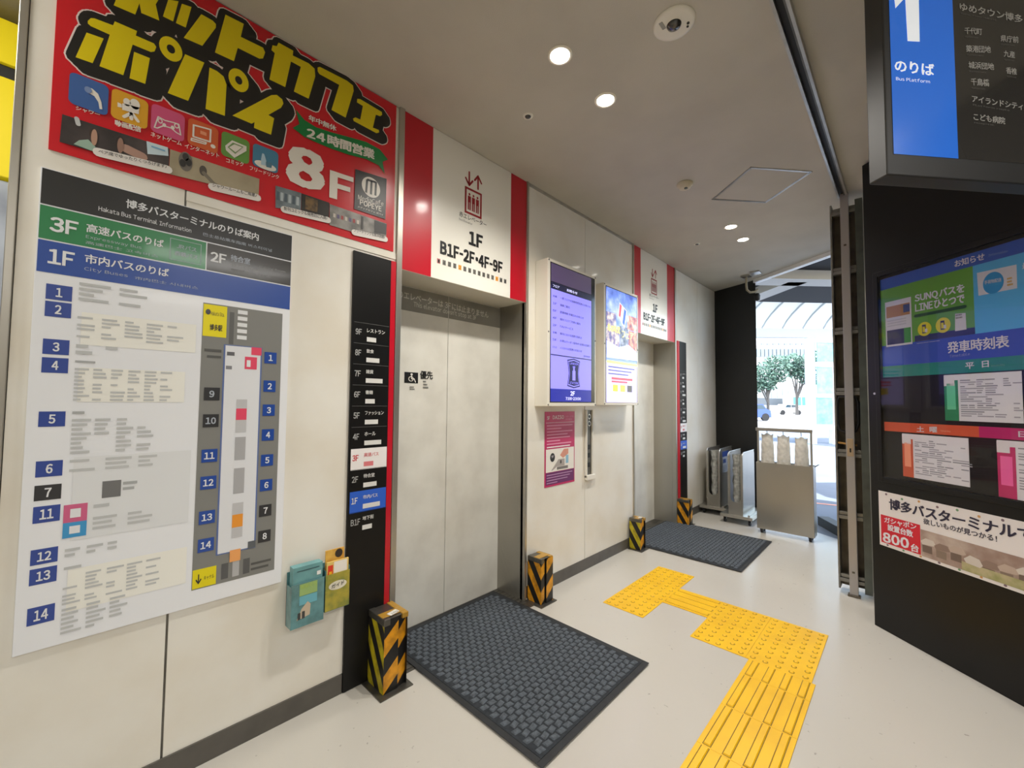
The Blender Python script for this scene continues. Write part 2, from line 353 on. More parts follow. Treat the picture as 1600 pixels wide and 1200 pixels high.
B.text('このエレベーターは 3Fには止まりません', 612,462,763,497,12, LG, bold=.004)
B.text("This elevator doesn't stop at 3F", 646,481,744,502,11, LG, bold=.004)
KK = flat((28,28,28),.4)
B.rect(632,581,653,599,KK); B.text('優先',656,592,676,593,13,KK,bold=.02); B.disc(643,585,1.8,1.8,WHITEG,2); B.line([(643,587),(643,592),(647,592),(649,597)],.006,WHITEG,2); B.disc(642,592,4,4,WHITEG,2,inner=.75)
bars(B,661,594,669,608,3,flat((120,120,115)),seed=3); bars(B,640,603,652,610,2,flat((120,120,115)),seed=4)
B.finish()
# ---------------------------------------------------------------- elevator head signs
def pict(B, cx, cy, s, m):   # elevator pictogram centred (board coords), s = height of box
    b = lambda x0,y0,x1,y1: B.rect(cx+x0*s, cy+y0*s, cx+x1*s, cy+y1*s, m, 2, 'pictogram', False)
    b(-.42,-.5,.42,-.42); b(-.42,.42,.42,.5); b(-.42,-.42,-.34,.42); b(.34,-.42,.42,.42)
    for k in (-.2,0,.2):
        B.disc(cx+k*s, cy+.26*s, .045*s, .05*s, m, 2, 'pictogram', 12, px=False)
        b(k-.075,-.05,k+.075,.19); b(k-.07,-.34,k-.012,-.05); b(k+.012,-.34,k+.07,-.05)
    for k, d in ((-.22,-1),(.22,1)):
        B.line([(cx+k*s,cy+.62*s),(cx+k*s,cy+1.1*s)], .075*s, m, 2, 'pictogram', False)
        tip = cy+(1.12 if d > 0 else .6)*s
        B.line([(cx+(k-.17)*s,tip-d*.22*s),(cx+k*s,tip),(cx+(k+.17)*s,tip-d*.22*s)], .075*s, m, 2, 'pictogram', False)
def head_sign(x0, x1, wx0, wx1, label, group):
    z0 = 2.122; m = MB(); m.box(x0, WY-.003, z0, x1, WY+.06, ZC-.003, WHITEG)
    r = m.build('elevator_sign', label=label, cat='sign', group=group)
    B = Board((0,WY-.003,0),(1,0,0),(0,-1,0),r)
    B.rect(x0,z0+.001,wx0,ZC-.004,RED,1,'red_stripe',False); B.rect(wx1,z0+.001,x1,ZC-.004,RED,1,'red_stripe',False)
    R2 = flat((150,22,32)); cx = (wx0+wx1)/2
    pict(B, cx-.015, 2.675, .17, R2)
    B.text('赤エレベーター', cx-.13,2.55,cx+.10,2.55,.034,KK,bold=.006,px=False)
    B.text('Red Elevator', cx-.13,2.527,cx-.02,2.527,.014,flat((120,120,116)),bold=0,px=False)
    B.text('1F', cx-.05,2.395,cx+.07,2.395,.09,KK,bold=.065,px=False)
    B.text('B1F-2F・4F-9F', cx-.27,2.275,cx+.255,2.275,.082,KK,bold=.065,px=False)
    GR = flat((112,110,104)); OR = flat((236,160,60)); PK = flat((196,120,118))
    xs = np.linspace(cx-.29, cx+.27, 15)
    for i, x in enumerate(xs):
        c = PK if i < 1 else OR if i in (4,12) else GR
        B.rect(x, 2.215, x+.024, 2.245, c, 1, 'floor_icons', False)
        B.text(['-','4','3','1','2','5','6','7','8','9','0','7','↑','-','-'][i], x+.006, 2.219, x+.018, 2.219, .02, KK, 2, 'floor_icons', 0, False)
    B.finish()
head_sign(1.2,2.222,1.395,2.06,'red and white lintel sign over the nearer elevator','elevator lintel signs')
head_sign(3.857,4.868,4.015,4.668,'red and white lintel sign over the farther elevator','elevator lintel signs')
# ---------------------------------------------------------------- directories (black strips)
def directory(x0, x1, rx0, rx1, label, n):
    m = MB(); m.box(x0, WY-.012, .003, x1, WY-.0005, 2.15, BLACKP); m.box(rx0, WY-.012, .003, rx1, WY-.0005, 2.15, RED)
    r = m.build('floor_directory', label=label, cat='directory', group='black floor directories beside the elevators')
    B = Board((0,WY-.012,0),(1,0,0),(0,-1,0),r); G1 = flat((170,170,168)); G2 = flat((215,214,210)); G3 = flat((96,96,94))
    w = x1-x0; z = 1.74
    for i in range(10):
        zz = 1.735-i*.105; f = ['9F','8F','7F','6F','5F','4F','3F','2F','1F','B1F'][i]
        if i == 6: B.rect(x0+.01,zz-.05,x1-.002,zz+.055,flat((232,228,226)),1,'floor_band',False); c = flat((200,40,50)); c2 = flat((214,120,124))
        elif i == 8: B.rect(x0+.01,zz-.05,x1-.002,zz+.055,flat((40,92,196)),1,'floor_band',False); c = G2; c2 = G2
        else: c = G1; c2 = G2; B.rect(x0+.01,zz+.056,x1-.004,zz+.058,G3,1,'floor_band',False)
        B.text(f,x0+.018,zz-.005,x0+.018+.016*len(f),zz-.005,.03,c,px=False)
        B.text(['レストラン','飲食','雑貨','書籍','ファッション','ホール','高速バス','待合室','市内バス','地下街'][i],x0+.078,zz+.012,x0+.078+min(.02*len(['レストラン','飲食','雑貨','書籍','ファッション','ホール','高速バス','待合室','市内バス','地下街'][i]),w*.5),zz+.012,.02,c2,bold=.01,px=False)
        B.rect(x0+.078,zz-.035,x0+.078+w*(.25+.2*((i*7)%3)/2),zz-.012,c2,2,'floor_band',False)
    B.finish()
directory(.928,1.134,1.135,1.164,'tall black floor directory strip between the bus map and the nearer elevator',1)
directory(4.99,5.2,4.935,4.988,'narrow black floor directory strip right of the farther elevator',2)
# ---------------------------------------------------------------- red poster
def red_poster():
    m = MB(); m.box(-.095, WY-.004, 2.205, 1.15, WY-.0003, 3.015, flat((203,26,38),.25,.3))
    r = m.build('advert_poster', label='large red internet cafe poster with yellow katakana and 8F, above the bus map', cat='poster')
    B = Board((0,WY-.004,0),(1,0,0),(0,-1,0),r,step=.0009)
    c1 = lambda L: [(80+x/5.333, y/5.333) for x, y in L]; c2 = lambda L: [(330+x/5.333, y/5.333) for x, y in L]
    G = [c1([(330,155),(360,157),(515,215),(530,182),(715,262),(705,300),(855,365),(875,395),(860,432),(830,437),(678,375),(600,630),(402,555),(488,293),(330,222),(305,200),(305,178)]),
      c1([(295,275),(437,325),(345,530),(203,480)]), c1([(690,435),(822,488),(783,702),(652,655)]),
      c1([(1115,455),(1275,525),(1140,843),(970,778)]), c1([(1318,565),(1380,595),(1435,640),(1460,710),(1445,968),(1285,910)]),
      c2([(175,965),(500,795),(545,793),(590,830),(600,865),(580,900),(475,960),(523,988),(497,1125),(355,1068),(360,1020),(335,1033)]),
      c1([(540,0),(552,-60),(470,-95),(480,-150),(900,-10),(870,40),(900,175),(750,112),(735,30),(700,125),(520,48)]),
      c1([(975,0),(1060,15),(1015,182),(930,140)]), c1([(1088,35),(1168,62),(1120,233),(1038,195)]), c1([(1250,122),(1345,175),(1372,205),(1370,235),(1258,385),(1103,318)]),
      c2([(118,125),(270,202),(245,310),(430,400),(448,440),(430,490),(400,492),(220,402),(188,513),(30,440)]),
      c2([(510,380),(545,388),(560,358),(682,425),(678,465),(810,530),(860,575),(865,640),(810,825),(687,765),(745,560),(663,515),(615,728),(484,665),(528,445),(500,420)]),
      c2([(905,560),(1130,675),(1180,715),(1185,760),(1118,982),(1000,918),(1065,710),(900,620),(885,595),(885,565)]),
      c2([(1215,825),(1240,828),(1420,935),(1422,960),(1405,970),(1370,958),(1345,1065),(1395,1085),(1397,1105),(1375,1112),(1185,1010),(1180,990),(1200,980),(1240,998),(1262,885),(1212,855)])]
    Y = flat((222,200,10),.35); K = flat((32,30,28),.35); Wt = flat((232,214,208),.35)
    rings = [(80+997/5.333,412/5.333,18.3,18.3),(330+228/5.333,672/5.333,15.8,17.3)]
    def dil(r_, m, lv, part, sh):
        for L in G:
            q = [B.uv(*p) for p in L]
            for k in (0,.5,1):
                qq = [p+np.array(sh)*k for p in q]; l0 = lv+.22*k+(G.index(L)%5)*.02
                B.line(qq+[qq[0]], r_*2, m, l0, part, False)
                B.poly(qq, m, l0+.2, part, False)
        for x, y, rx, ry in rings:
            c = B.uv(x,y); rr = abs(B.uv(x+rx,y)[0]-c[0])
            for k in (0,.5,1): B.disc(c[0]+sh[0]*k, c[1]+sh[1]*k, rr+r_, rr+r_, m, lv+.45+k*.1, part, 24, px=False)
    dil(.0275, Wt, 1, 'title_outline', (.026,-.022)); dil(.023, K, 2, 'title_shadow', (.026,-.022))
    for L in G: B.poly(L, Y, 3, 'title_lettering')
    for x, y, rx, ry in rings: B.disc(x, y, rx, ry, Y, 3, 'title_lettering', 24, inner=.36)
    # icons
    c3 = lambda x, y: (70+x/4.21, 100+y/4.21)
    ic = [((160,80),(418,118),(418,330),(155,278),(64,98,158)),((442,180),(680,228),(676,418),(430,372),(218,160,44)),((703,275),(920,325),(917,508),(692,455),(206,84,124)),
          ((945,365),(1140,415),(1138,585),(934,540),(206,96,52)),((1162,450),(1347,500),(1342,658),(1157,608),(104,150,72)),((1370,530),(1535,575),(1532,722),(1362,672),(72,128,158))]
    for a, b_, c, d, col in ic:
        P = [B.uv(*c3(*q)) for q in (a,b_,c,d)]; u0, u1 = (P[0][0]+P[3][0])/2, (P[1][0]+P[2][0])/2; v1 = (P[0][1]+P[1][1])/2; v0 = (P[2][1]+P[3][1])/2; r0 = (u1-u0)*.16
        pts = []
        for cxx, cy2, s0 in ((u1-r0,v1-r0,0),(u0+r0,v1-r0,1),(u0+r0,v0+r0,2),(u1-r0,v0+r0,3)):
            for k in range(5):
                an = math.pi/2*(s0+k/4); pts.append((cxx+r0*math.cos(an), cy2+r0*math.sin(an)))
        B.poly(pts, flat(col,.3), 4, 'icon_tiles', False)
    Wm = flat((226,220,210),.35); f = lambda *L: [c3(*q) for q in L]
    B.poly(f((265,155),(310,165),(350,200),(372,255),(378,302),(360,300),(352,255),(325,215),(298,200),(268,175)), Wm, 5, 'icon_shapes')
    B.disc(*c3(285,175),6,5,flat((120,140,180)),6,'icon_shapes')
    B.poly(f((478,255),(505,268),(508,292),(478,285)), Wm, 5, 'icon_shapes'); B.poly(f((510,262),(620,290),(618,335),(508,305)), Wm, 5, 'icon_shapes')
    B.disc(*c3(540,255),6,6,Wm,5,'icon_shapes'); B.disc(*c3(592,268),8,8,Wm,5,'icon_shapes')
    for q in (((565,330),(520,350)),((568,330),(568,365)),((575,330),(612,380))): B.line(f(*q), .01, Wm, 5, 'icon_shapes')
    for w_, d_ in (((720,420),(745,350)),((745,350),(790,375)),((790,375),(850,390)),((850,390),(880,400)),((880,400),(893,470)),((893,470),(865,455)),((865,455),(830,425)),((830,425),(780,410)),((780,410),(740,425)),((740,425),(720,420))): B.line(f(w_,d_), .004, Wm, 5, 'icon_shapes')
    B.disc(*c3(785,405),3,3,Wm,5,'icon_shapes'); B.disc(*c3(840,422),3,3,Wm,5,'icon_shapes'); B.disc(*c3(758,378),4,4,Wm,5,'icon_shapes',inner=.6); B.disc(*c3(866,410),4,4,Wm,5,'icon_shapes',inner=.6)
    B.line(f((978,405),(1090,435),(1086,515),(975,480),(978,405)), .006, Wm, 5, 'icon_shapes'); B.rect(*c3(1022,440),*c3(1062,478),flat((230,150,110)),5,'icon_shapes'); B.line(f((965,492),(1060,520),(1055,530),(962,505),(965,492)),.005,Wm,5,'icon_shapes'); B.disc(*c3(1105,545),4,3,Wm,5,'icon_shapes')
    B.poly(f((1230,505),(1325,545),(1325,575),(1245,620),(1190,570),(1185,540)), Wm, 5, 'icon_shapes'); B.poly(f((1235,520),(1305,548),(1250,595),(1200,550)), flat((120,150,96)), 6, 'icon_shapes'); B.poly(f((1245,532),(1295,552),(1252,585),(1210,552)), Wm, 7, 'icon_shapes')
    B.disc(*c3(1450,672),17,6,Wm,5,'icon_shapes'); B.poly(f((1428,590),(1440,595),(1455,640),(1455,672),(1420,665),(1420,630)), flat((170,196,210)), 6, 'icon_shapes'); B.poly(f((1450,645),(1495,655),(1488,688),(1455,680)), flat((80,120,140)), 6, 'icon_shapes')
    tx = lambda t, a, b_, h, lv=5, mm=Wm, bd=.012: B.text(t, *c3(*a), *c3(*b_), h/4.21, mm, lv, bold=bd)
    tx('シャワー',(203,305),(362,352),26); tx('動画配信',(458,408),(632,455),40,bd=.03); tx('ネットゲーム',(695,480),(898,543),34); tx('インターネット',(918,555),(1145,622),32); tx('コミック',(1190,650),(1305,680),30); tx('フリードリンク',(1345,698),(1538,762),28)
    # photo strip
    ph = lambda L, rgb, n=.6, sc=9, d=None: B.poly([c3(*q) for q in L], mat('photo_%02x%02x%02x' % rgb, rgb, .35, noise_amt=n, scale=sc, dirt=d), 4, 'photo_strip')
    ph([(115,333),(820,560),(812,722),(97,515)], (44,40,40), .5, 7, (82,72,70)); ph([(824,563),(1410,758),(1405,870),(815,725)], (172,160,134), .3, 6, (140,126,100))
    B.poly(f((190,530),(225,505),(285,500),(330,545),(350,580),(310,575)), flat((150,176,160)), 5, 'photo_strip'); B.disc(*c3(325,487),5,13,flat((178,140,118)),6,'photo_strip'); B.disc(*c3(320,465),6.5,9,flat((64,46,38)),5,'photo_strip')
    B.disc(*c3(497,540),5,12,flat((150,116,100)),6,'photo_strip'); B.disc(*c3(495,525),7,11,flat((50,38,34)),5,'photo_strip'); B.line(f((535,560),(640,612)), .03, flat((172,136,120)), 5, 'photo_strip')
    B.poly(f((668,510),(808,552),(812,608),(675,595)), flat((196,214,222)), 5, 'photo_strip'); B.rect(*c3(700,540),*c3(790,580),flat((120,170,204)),6,'photo_strip'); B.line(f((210,362),(220,400)), .012, flat((190,190,190)), 5, 'photo_strip')
    B.disc(*c3(925,645),11,15,flat((110,104,96)),5,'photo_strip')
    for q in ((905,655),(945,650),(925,615)): B.disc(*c3(*q),5,6,flat((52,50,48)),6,'photo_strip')
    B.disc(*c3(1040,705),6,8,flat((80,74,66)),5,'photo_strip'); B.line(f((1045,720),(1110,790),(1150,812)), .014, flat((120,112,98)), 5, 'photo_strip')
    c4 = lambda x, y: (430+x/5.215, 160+y/5.215); g = lambda *L: [c4(*q) for q in L]
    for L, rgb in ((g((0,680),(210,740),(207,885),(0,860)),(128,140,146)),(g((212,742),(440,820),(432,990),(210,925)),(46,40,34)),(g((442,830),(905,990),(900,1140),(440,1000)),(150,146,140))):
        B.poly(L, mat('photo_%02x%02x%02x' % rgb, rgb, .35, noise_amt=.5, scale=16), 4, 'photo_strip')
    for k in range(6): B.rect(*c4(10+k*32,725+k*9),*c4(30+k*32,800+k*9),flat((176,186,190) if k%2 else (80,94,104)),5,'photo_strip')
    B.poly(g((245,765),(345,800),(340,900),(240,870)), mat('photo_gold',(120,92,50),.4,noise_amt=.6,scale=40), 5, 'photo_strip')
    for k in range(7): B.rect(*c4(470+k*32,905+k*9),*c4(488+k*32,942+k*9),flat([(200,190,180),(90,80,120),(160,60,60)][k%3]),5,'photo_strip')
    B.rect(*c4(698,930),*c4(712,1040),flat((52,48,46)),6,'photo_strip'); B.poly(g((805,960),(905,995),(900,1080),(805,1060)), flat((48,46,46)), 5, 'photo_strip')
    cap = flat((224,218,212)); 
    for a, b_, t, s0, e0 in ((c3(345,568),c3(805,680),'ペア席でゆったりくつろげます♪',c3(352,590),c3(800,692)),(c3(1093,795),c3(1395,865),'シャワールームもご用意♪',c3(1100,812),c3(1390,880)),(c4(60,855),c4(425,940),'新刊コミックも発売日に入荷♪',c4(66,882),c4(420,962)),(c4(630,1040),c4(893,1095),'フリードリンクも飲み放題♪',c4(636,1058),c4(888,1115))):
        B.line([(a[0]+2,a[1]+4),(b_[0],b_[1]+4)], .03, cap, 6, 'captions'); B.text(t, *s0, *e0, 6.2, KK, 7, 'captions', .004)
    # 24h ribbon
    GN = flat((22,124,62),.3)
    top = [(165,60),(235,145),(330,205),(450,240),(600,275),(740,320),(850,375),(915,465)]; bot = [(890,585),(830,500),(740,465),(600,430),(450,375),(330,325),(230,285),(140,210)]
    tt = [(235,145),(330,205),(450,245),(600,285),(740,325),(850,385)]; bb = [(235,283),(330,328),(450,378),(600,430),(740,465),(840,515)]
    for i in range(5): B.poly([c4(*tt[i]),c4(*tt[i+1]),c4(*bb[i+1]),c4(*bb[i])], GN, 4, 'ribbon')
    B.poly(g((165,60),(235,145),(235,283),(140,210),(195,180)), GN, 4, 'ribbon'); B.poly(g((850,385),(915,468),(872,485),(890,585),(840,515)), GN, 4, 'ribbon')
    B.text('年中無休',*c4(268,150),*c4(495,242),50/5.2,Wm,5,bold=.03); B.text('24時間営業',*c4(252,290),*c4(806,470),90/5.2,Wm,5,bold=.045)
    B.text('8',*c4(80,655),*c4(400,745),335/5.2,Wm,4,'floor_number',.055); B.text('F',*c4(437,775),*c4(630,830),225/5.2,Wm,4,'floor_number',.05)
    # badge
    B.poly(g((650,545),(905,625),(895,955),(640,870)), K, 4, 'badge'); B.disc(*c4(778,695),14.2,15.5,Wm,5,'badge',28)
    for q in (((745,632),(737,738)),((782,640),(776,752)),((818,650),(812,762)),((745,632),(818,655))): B.line(g(*q), .011, K, 6, 'badge', cap=False)
    B.text('MediaCafe',*c4(672,792),*c4(878,848),42/5.2,Wm,5,'badge',.0); B.text('POPEYE',*c4(686,835),*c4(862,893),45/5.2,Wm,5,'badge',.02); B.text('メディアカフェ ポパイ',*c4(668,858),*c4(876,928),16/5.2,Wm,5,'badge',.01)
    B.finish()
red_poster()
# ---------------------------------------------------------------- bus terminal map
def bus_map():
    m = MB(); m.box(-.108, WY-.012, .61, .641, WY-.0008, 2.138, flat((232,234,238),.3,.2))
    r = m.build('bus_platform_map', label='large white bus platform map with black, green and blue headings', cat='sign', bevel=.001)
    # measured on the board: corners snap to true uprights
    B = Board((0,WY-.012,0),(1,0,0),(0,-1,0),r,k=.9333)
    u0, u1 = -.112, .685; K = flat((40,40,40),.3,.2); K2 = flat((58,56,54),.3,.2); GN = flat((42,128,76),.3,.2); BL = flat((36,74,156),.3,.2); Wt = flat((226,228,230)); g2 = flat((172,180,190))
    L = lambda x0,z0,x1,z1,m,lv=1,part='panel_fields': B.rect(x0,z0,x1,z1,m,lv,part,False)
    L(u0,2.165,u1,2.288,K); L(u0,2.045,.352,2.160,GN); L(.356,2.045,u1,2.160,K2); L(u0,1.93,u1,2.040,BL)
    T = lambda s,x0,z0,x1,h,m=Wt,bd=.015,lv=2: B.text(s,x0,z0,x1,z0,h,m,lv,'lettering',bd,False)
    T('博多バスターミナルのりば案内',.10,2.222,.545,.035); T('Hakata Bus Terminal Information',.028,2.186,.30,.018,bd=.004); T('巴士总站乘车指南 버스터미널',.34,2.186,.60,.014,g2,0)
    T('3F',-.088,2.075,-.02,.052,bd=.03); T('高速バスのりば',0,2.098,.215,.032); T('Expressway Bus',0,2.073,.15,.014,g2,0); T('高速巴士 고속버스',0,2.055,.20,.011,g2,0)
    B.line([(.235,2.06),(.335,2.06),(.335,2.145),(.235,2.145),(.235,2.06)],.002,g2,2,'lettering',False); T('JRバス',.255,2.11,.32,.018,g2); T('西鉄バス',.25,2.08,.325,.018,g2)
    T('2F',.368,2.085,.425,.042,bd=.03); T('待合室',.44,2.105,.515,.028,g2); T('Ticket Office',.44,2.083,.55,.012,flat((140,140,140)),0); T('售票处 매표소',.44,2.064,.60,.010,flat((120,120,120)),0); T('Waiting Room',.55,2.10,.66,.012,flat((140,140,140)),0)
    T('1F',-.088,1.962,-.025,.052,bd=.03); T('市内バスのりば',0,1.985,.235,.034); T('City Buses',0,1.955,.115,.016,g2,0); T('市内巴士 시내버스',.135,1.955,.33,.012,g2,0)
    # left column of platforms (pixel positions from the photograph, kept upright on the board)
    BS = flat((52,74,150),.3); KS = flat((52,52,54),.3); gy = flat((190,192,192),.5); gy2 = flat((168,170,170),.5)
    rows = [('1',60,443,90,467),('2',59,470,90,494),('3',55,529,86,553),('4',52,558,84,582),('5',47,643,79,667),('6',43,721,76,746),('7',42,759,74,783),('11',41,792,73,818),('12',40,859,72,883),('13',40,889,72,914),('14',40,949,70,976)]
    for s, x0, y0, x1, y1 in rows:
        a, b = B.uv((x0+x1)/2,y0), B.uv((x0+x1)/2,y1); x = -.088; w = .062
        L(x,b[1],x+w,a[1],KS if s == '7' else BS,1,'number_tiles'); n = len(s); h = (a[1]-b[1])
        B.text(s,x+w/2-.008*n,b[1]+h*.2,x+w/2+.008*n,b[1]+h*.2,h*.6,Wt,2,'lettering',.03,False)
    cream = flat((237,236,228),.4); pale = flat((222,224,226),.4)
    def block(y0, y1, x0, x1, n, seed, cols=4, mm=gy):
        a, b = B.uv(110,y0)[1], B.uv(110,y1)[1]; rn = random.Random(seed); hh = (a-b)/n
        for r_ in range(n):
            z = a-hh*r_; x = x0
            for c in range(cols):
                w = (x1-x0)/cols
                if rn.random() < .82: L(x, z-hh*.62, x+w*rn.uniform(.35,.85), z-hh*.1, mm, 2, 'small_print')
                x += w
    L(.0,B.uv(110,845)[1],.33,B.uv(110,715)[1],pale); L(.0,B.uv(150,628)[1],.30,B.uv(150,575)[1],cream); L(.0,B.uv(150,540)[1],.33,B.uv(150,490)[1],cream); L(0,B.uv(150,945)[1],.33,B.uv(150,882)[1],cream)
    block(438,470,-.01,.20,4,1,2); block(480,486,-.01,.05,1,2,1,gy2); block(492,528,-.01,.30,6,3,5); block(536,556,-.01,.14,2,4,2); block(562,568,-.01,.06,1,5,1,gy2); block(574,628,-.01,.27,9,6,6)
    block(642,650,-.01,.06,1,7,1,gy2); block(654,712,-.01,.22,8,8,4); block(718,740,-.01,.26,3,9,3); block(760,778,.13,.20,2,10,1,gy2); L(.075,B.uv(110,784)[1],.125,B.uv(110,757)[1],flat((112,112,112)),2,'number_tiles')
    L(-.018,B.uv(97,818)[1],.04,B.uv(97,790)[1],flat((206,96,136)),2,'number_tiles'); L(-.018,B.uv(97,842)[1],.04,B.uv(97,818)[1],flat((62,150,204)),2,'number_tiles'); block(792,802,.055,.12,1,11,1); block(812,836,.055,.24,3,12,2)
    L(-.002,B.uv(97,811)[1],.024,B.uv(97,797)[1],Wt,3,'number_tiles'); L(-.002,B.uv(97,836)[1],.024,B.uv(97,824)[1],Wt,3,'number_tiles')
    block(856,872,-.01,.15,2,13,3); block(884,892,-.01,.05,1,14,1); block(898,945,-.01,.26,8,15,5); block(948,990,-.01,.17,6,16,3); 
    # right plan of the platforms
    GY = flat((128,128,124),.4); L(.35,.72,.655,1.905,GY,1)
    a = lambda y, x=355: B.uv(x,y)[1]
    L(.352,1.765,.435,1.9,flat((236,220,10)),2); B.text('Hakata Sta.',.378,1.855,.425,1.855,.018,K,3,'lettering',0,False); B.disc(.368,1.868,.009,.012,K,3,'lettering',10,px=False); B.text('博多駅',.375,1.79,.42,1.79,.028,K,3,'lettering',.02,False)
    L(.352,.724,.432,.80,flat((226,210,10)),2); B.text('↓',.362,.74,.382,.74,.04,K,3,'lettering',.02,False); B.text('キャナル',.39,.75,.425,.75,.018,K,3,'lettering',0,False)
    for k in range(5): L(.475,1.765+k*.028,.512,1.782+k*.028,Wt,2)
    L(.445,1.74,.462,1.88,flat((96,96,94)),2)
    L(.428,.84,.575,1.737,flat((92,112,164)),2); L(.434,.845,.569,1.733,flat((222,224,228)),3,'plan_floor'); L(.545,.842,.575,.872,flat((92,96,100)),4)
    L(.532,1.70,.572,1.735,flat((226,70,100)),4); L(.508,1.635,.555,1.69,flat((226,70,100)),4); L(.515,1.645,.53,1.675,Wt,5); L(.44,1.69,.468,1.706,flat((96,96,100)),4); L(.438,1.63,.46,1.645,flat((130,130,134)),4)
    for z0, z1, c in ((1.46,1.50,(190,190,192)),(1.41,1.46,(226,70,100)),(1.355,1.41,(190,190,192)),(1.235,1.335,(168,168,170)),(1.09,1.20,(168,168,170)),(1.0,1.05,(190,190,192)),(.945,1.0,(232,150,50)),(.90,.945,(190,190,192))):
        L(.482,z0,.522,z1,flat(c),4,'plan_floor')
    L(.478,.885-.085,.518,.885-.035,flat((236,164,96)),4,'plan_floor')
    for s, y, col in (('1',558,0),('2',603,0),('3',641,0),('4',680,0),('5',720,0),('6',759,0),('7',799,1),('8',839,1)):
        z = B.uv(405,y)[1]; L(.585,z-.026,.635,z+.026,KS if col else BL,3,'number_tiles'); B.text(s,.602,z-.014,.619,z-.014,.028,Wt,4,'lettering',.03,False)
    for s, y, col in (('9',615,1),('10',658,1),('11',714,0),('12',757,0),('13',812,0),('14',856,0)):
        z = B.uv(298,y)[1]; L(.365,z-.027,.42,z+.027,KS if col else BL,3,'number_tiles'); n = len(s); B.text(s,.392-.009*n,z-.014,.392+.009*n,z-.014,.028,Wt if not col else g2,4,'lettering',.03,False)
    for k in range(3): L(.45+k*.04,.735,.475+k*.04,.80,flat((178,178,178) if k == 1 else (88,88,88)),2)
    L(.56,.765,.64,.775,flat((84,84,82)),2,'small_print'); L(.56,.742,.63,.752,flat((84,84,82)),2,'small_print'); L(.36,1.70,.42,1.712,flat((84,84,82)),2,'small_print'); L(.37,1.675,.42,1.685,flat((84,84,82)),2,'small_print')
    B.finish()
bus_map()
# ---------------------------------------------------------------- brochure holders
def brochures():
    TE = mat('acrylic_teal', (96,146,150), .2, noise_amt=.2, scale=20, coat=.3); TE2 = mat('brochure_teal', (112,166,168), .4, noise_amt=.15, scale=14)
    m = MB(); x0,x1,z0,z1 = .667,.806,.415,.62
    m.box(x0,1.938,z0,x1,1.942,z1-.02,TE); m.box(x0,1.942,z0,x0+.003,1.999,z1-.03,TE); m.box(x1-.003,1.942,z0,x1,1.999,z1-.03,TE); m.box(x0,1.938,z0-.003,x1,1.999,z0,TE); m.box(x0,1.995,z0,x1,1.999,z1+.02,TE)
    h1 = m.build('brochure_holder', label='clear wall holder with teal leaflets, left of the olive one', cat='holder', group='brochure holders under the bus map')
    m = MB(); m.box(x0+.008,1.946,z0+.004,x1-.006,1.988,.668,TE2); b = m.build('leaflet_stack', label='teal pastel leaflets standing in the left wall holder', cat='leaflets')
    B = Board((0,1.9455,0),(1,0,0),(0,-1,0),b); 
    B.rect(.69,.648,.785,.652,flat((60,90,96)),1,'print',False); B.rect(.775,.615,.792,.632,flat((230,230,226)),1,'print',False); B.finish()
    B = Board((0,1.9378,0),(1,0,0),(0,-1,0),h1)
    B.rect(.70,.545,.775,.595,flat((150,180,110)),1,'print',False); B.rect(.70,.505,.775,.543,flat((104,172,186)),1,'print',False); B.text('街めぐり',.704,.575,.770,.575,.016,flat((176,200,90)),2,'print',0,False)
    B.poly([(.69,.445),(.745,.455),(.748,.50),(.735,.515),(.71,.49)],flat((196,180,156)),2,'print',False); B.rect(.695,.447,.706,.475,flat((60,60,60)),3,'print',False); B.rect(.712,.447,.724,.478,flat((60,60,60)),3,'print',False); B.finish()
    OL = mat('leaflet_olive', (176,160,60), .4, noise_amt=.6, scale=26, dirt=(110,126,60)); x0,x1 = .812,.924
    m = MB(); m.box(x0,1.938,.438,x1,1.941,.60,OL); m.box(x0,1.941,.435,x1,1.999,.438,TE); m.box(x0,1.995,.438,x1,1.999,.64,TE); m.box(x0,1.941,.438,x0+.003,1.999,.62,TE); m.box(x1-.003,1.941,.438,x1,1.999,.62,TE)
    h2 = m.build('brochure_holder', label='wall holder with olive patterned front, beside the black directory', cat='holder', group='brochure holders under the bus map')
    B = Board((0,1.938,0),(1,0,0),(0,-1,0),h2); B.disc(.868,.545,.042,.020,flat((222,216,196)),1,'print',24,px=False); B.text('ガイド',.838,.535,.898,.540,.018,KK,2,'print',.01,False); B.finish()
    m = MB(); m.box(x0+.006,1.944,.442,x1-.004,1.952,.655,flat((228,196,110))); m.build('guide_booklet', label='cream and red booklet standing in the olive holder', cat='booklet')
    m2 = Board((0,1.9435,0),(1,0,0),(0,-1,0),bpy.data.objects['guide_booklet']); m2.rect(.823,.592,.846,.64,flat((220,60,34)),1,'print',False); m2.rect(.828,.594,.841,.612,flat((240,180,30)),2,'print',False); m2.rect(.85,.60,.912,.652,flat((236,230,220)),1,'print',False); m2.finish()
    m = MB(); m.box(x0+.005,1.958,.445,x1-.02,1.964,.705,mat('booklet_amber',(206,150,60),.4,noise_amt=.4,scale=20,dirt=(230,190,90))); m.build('food_booklet', label='amber picture booklet rising behind the cream booklet', cat='booklet')
    o = bpy.data.objects['food_booklet']; b3 = Board((0,1.9575,0),(1,0,0),(0,-1,0),o); b3.disc(.878,.683,.018,.02,flat((50,40,34)),1,'print',12,px=False); b3.finish()
brochures()
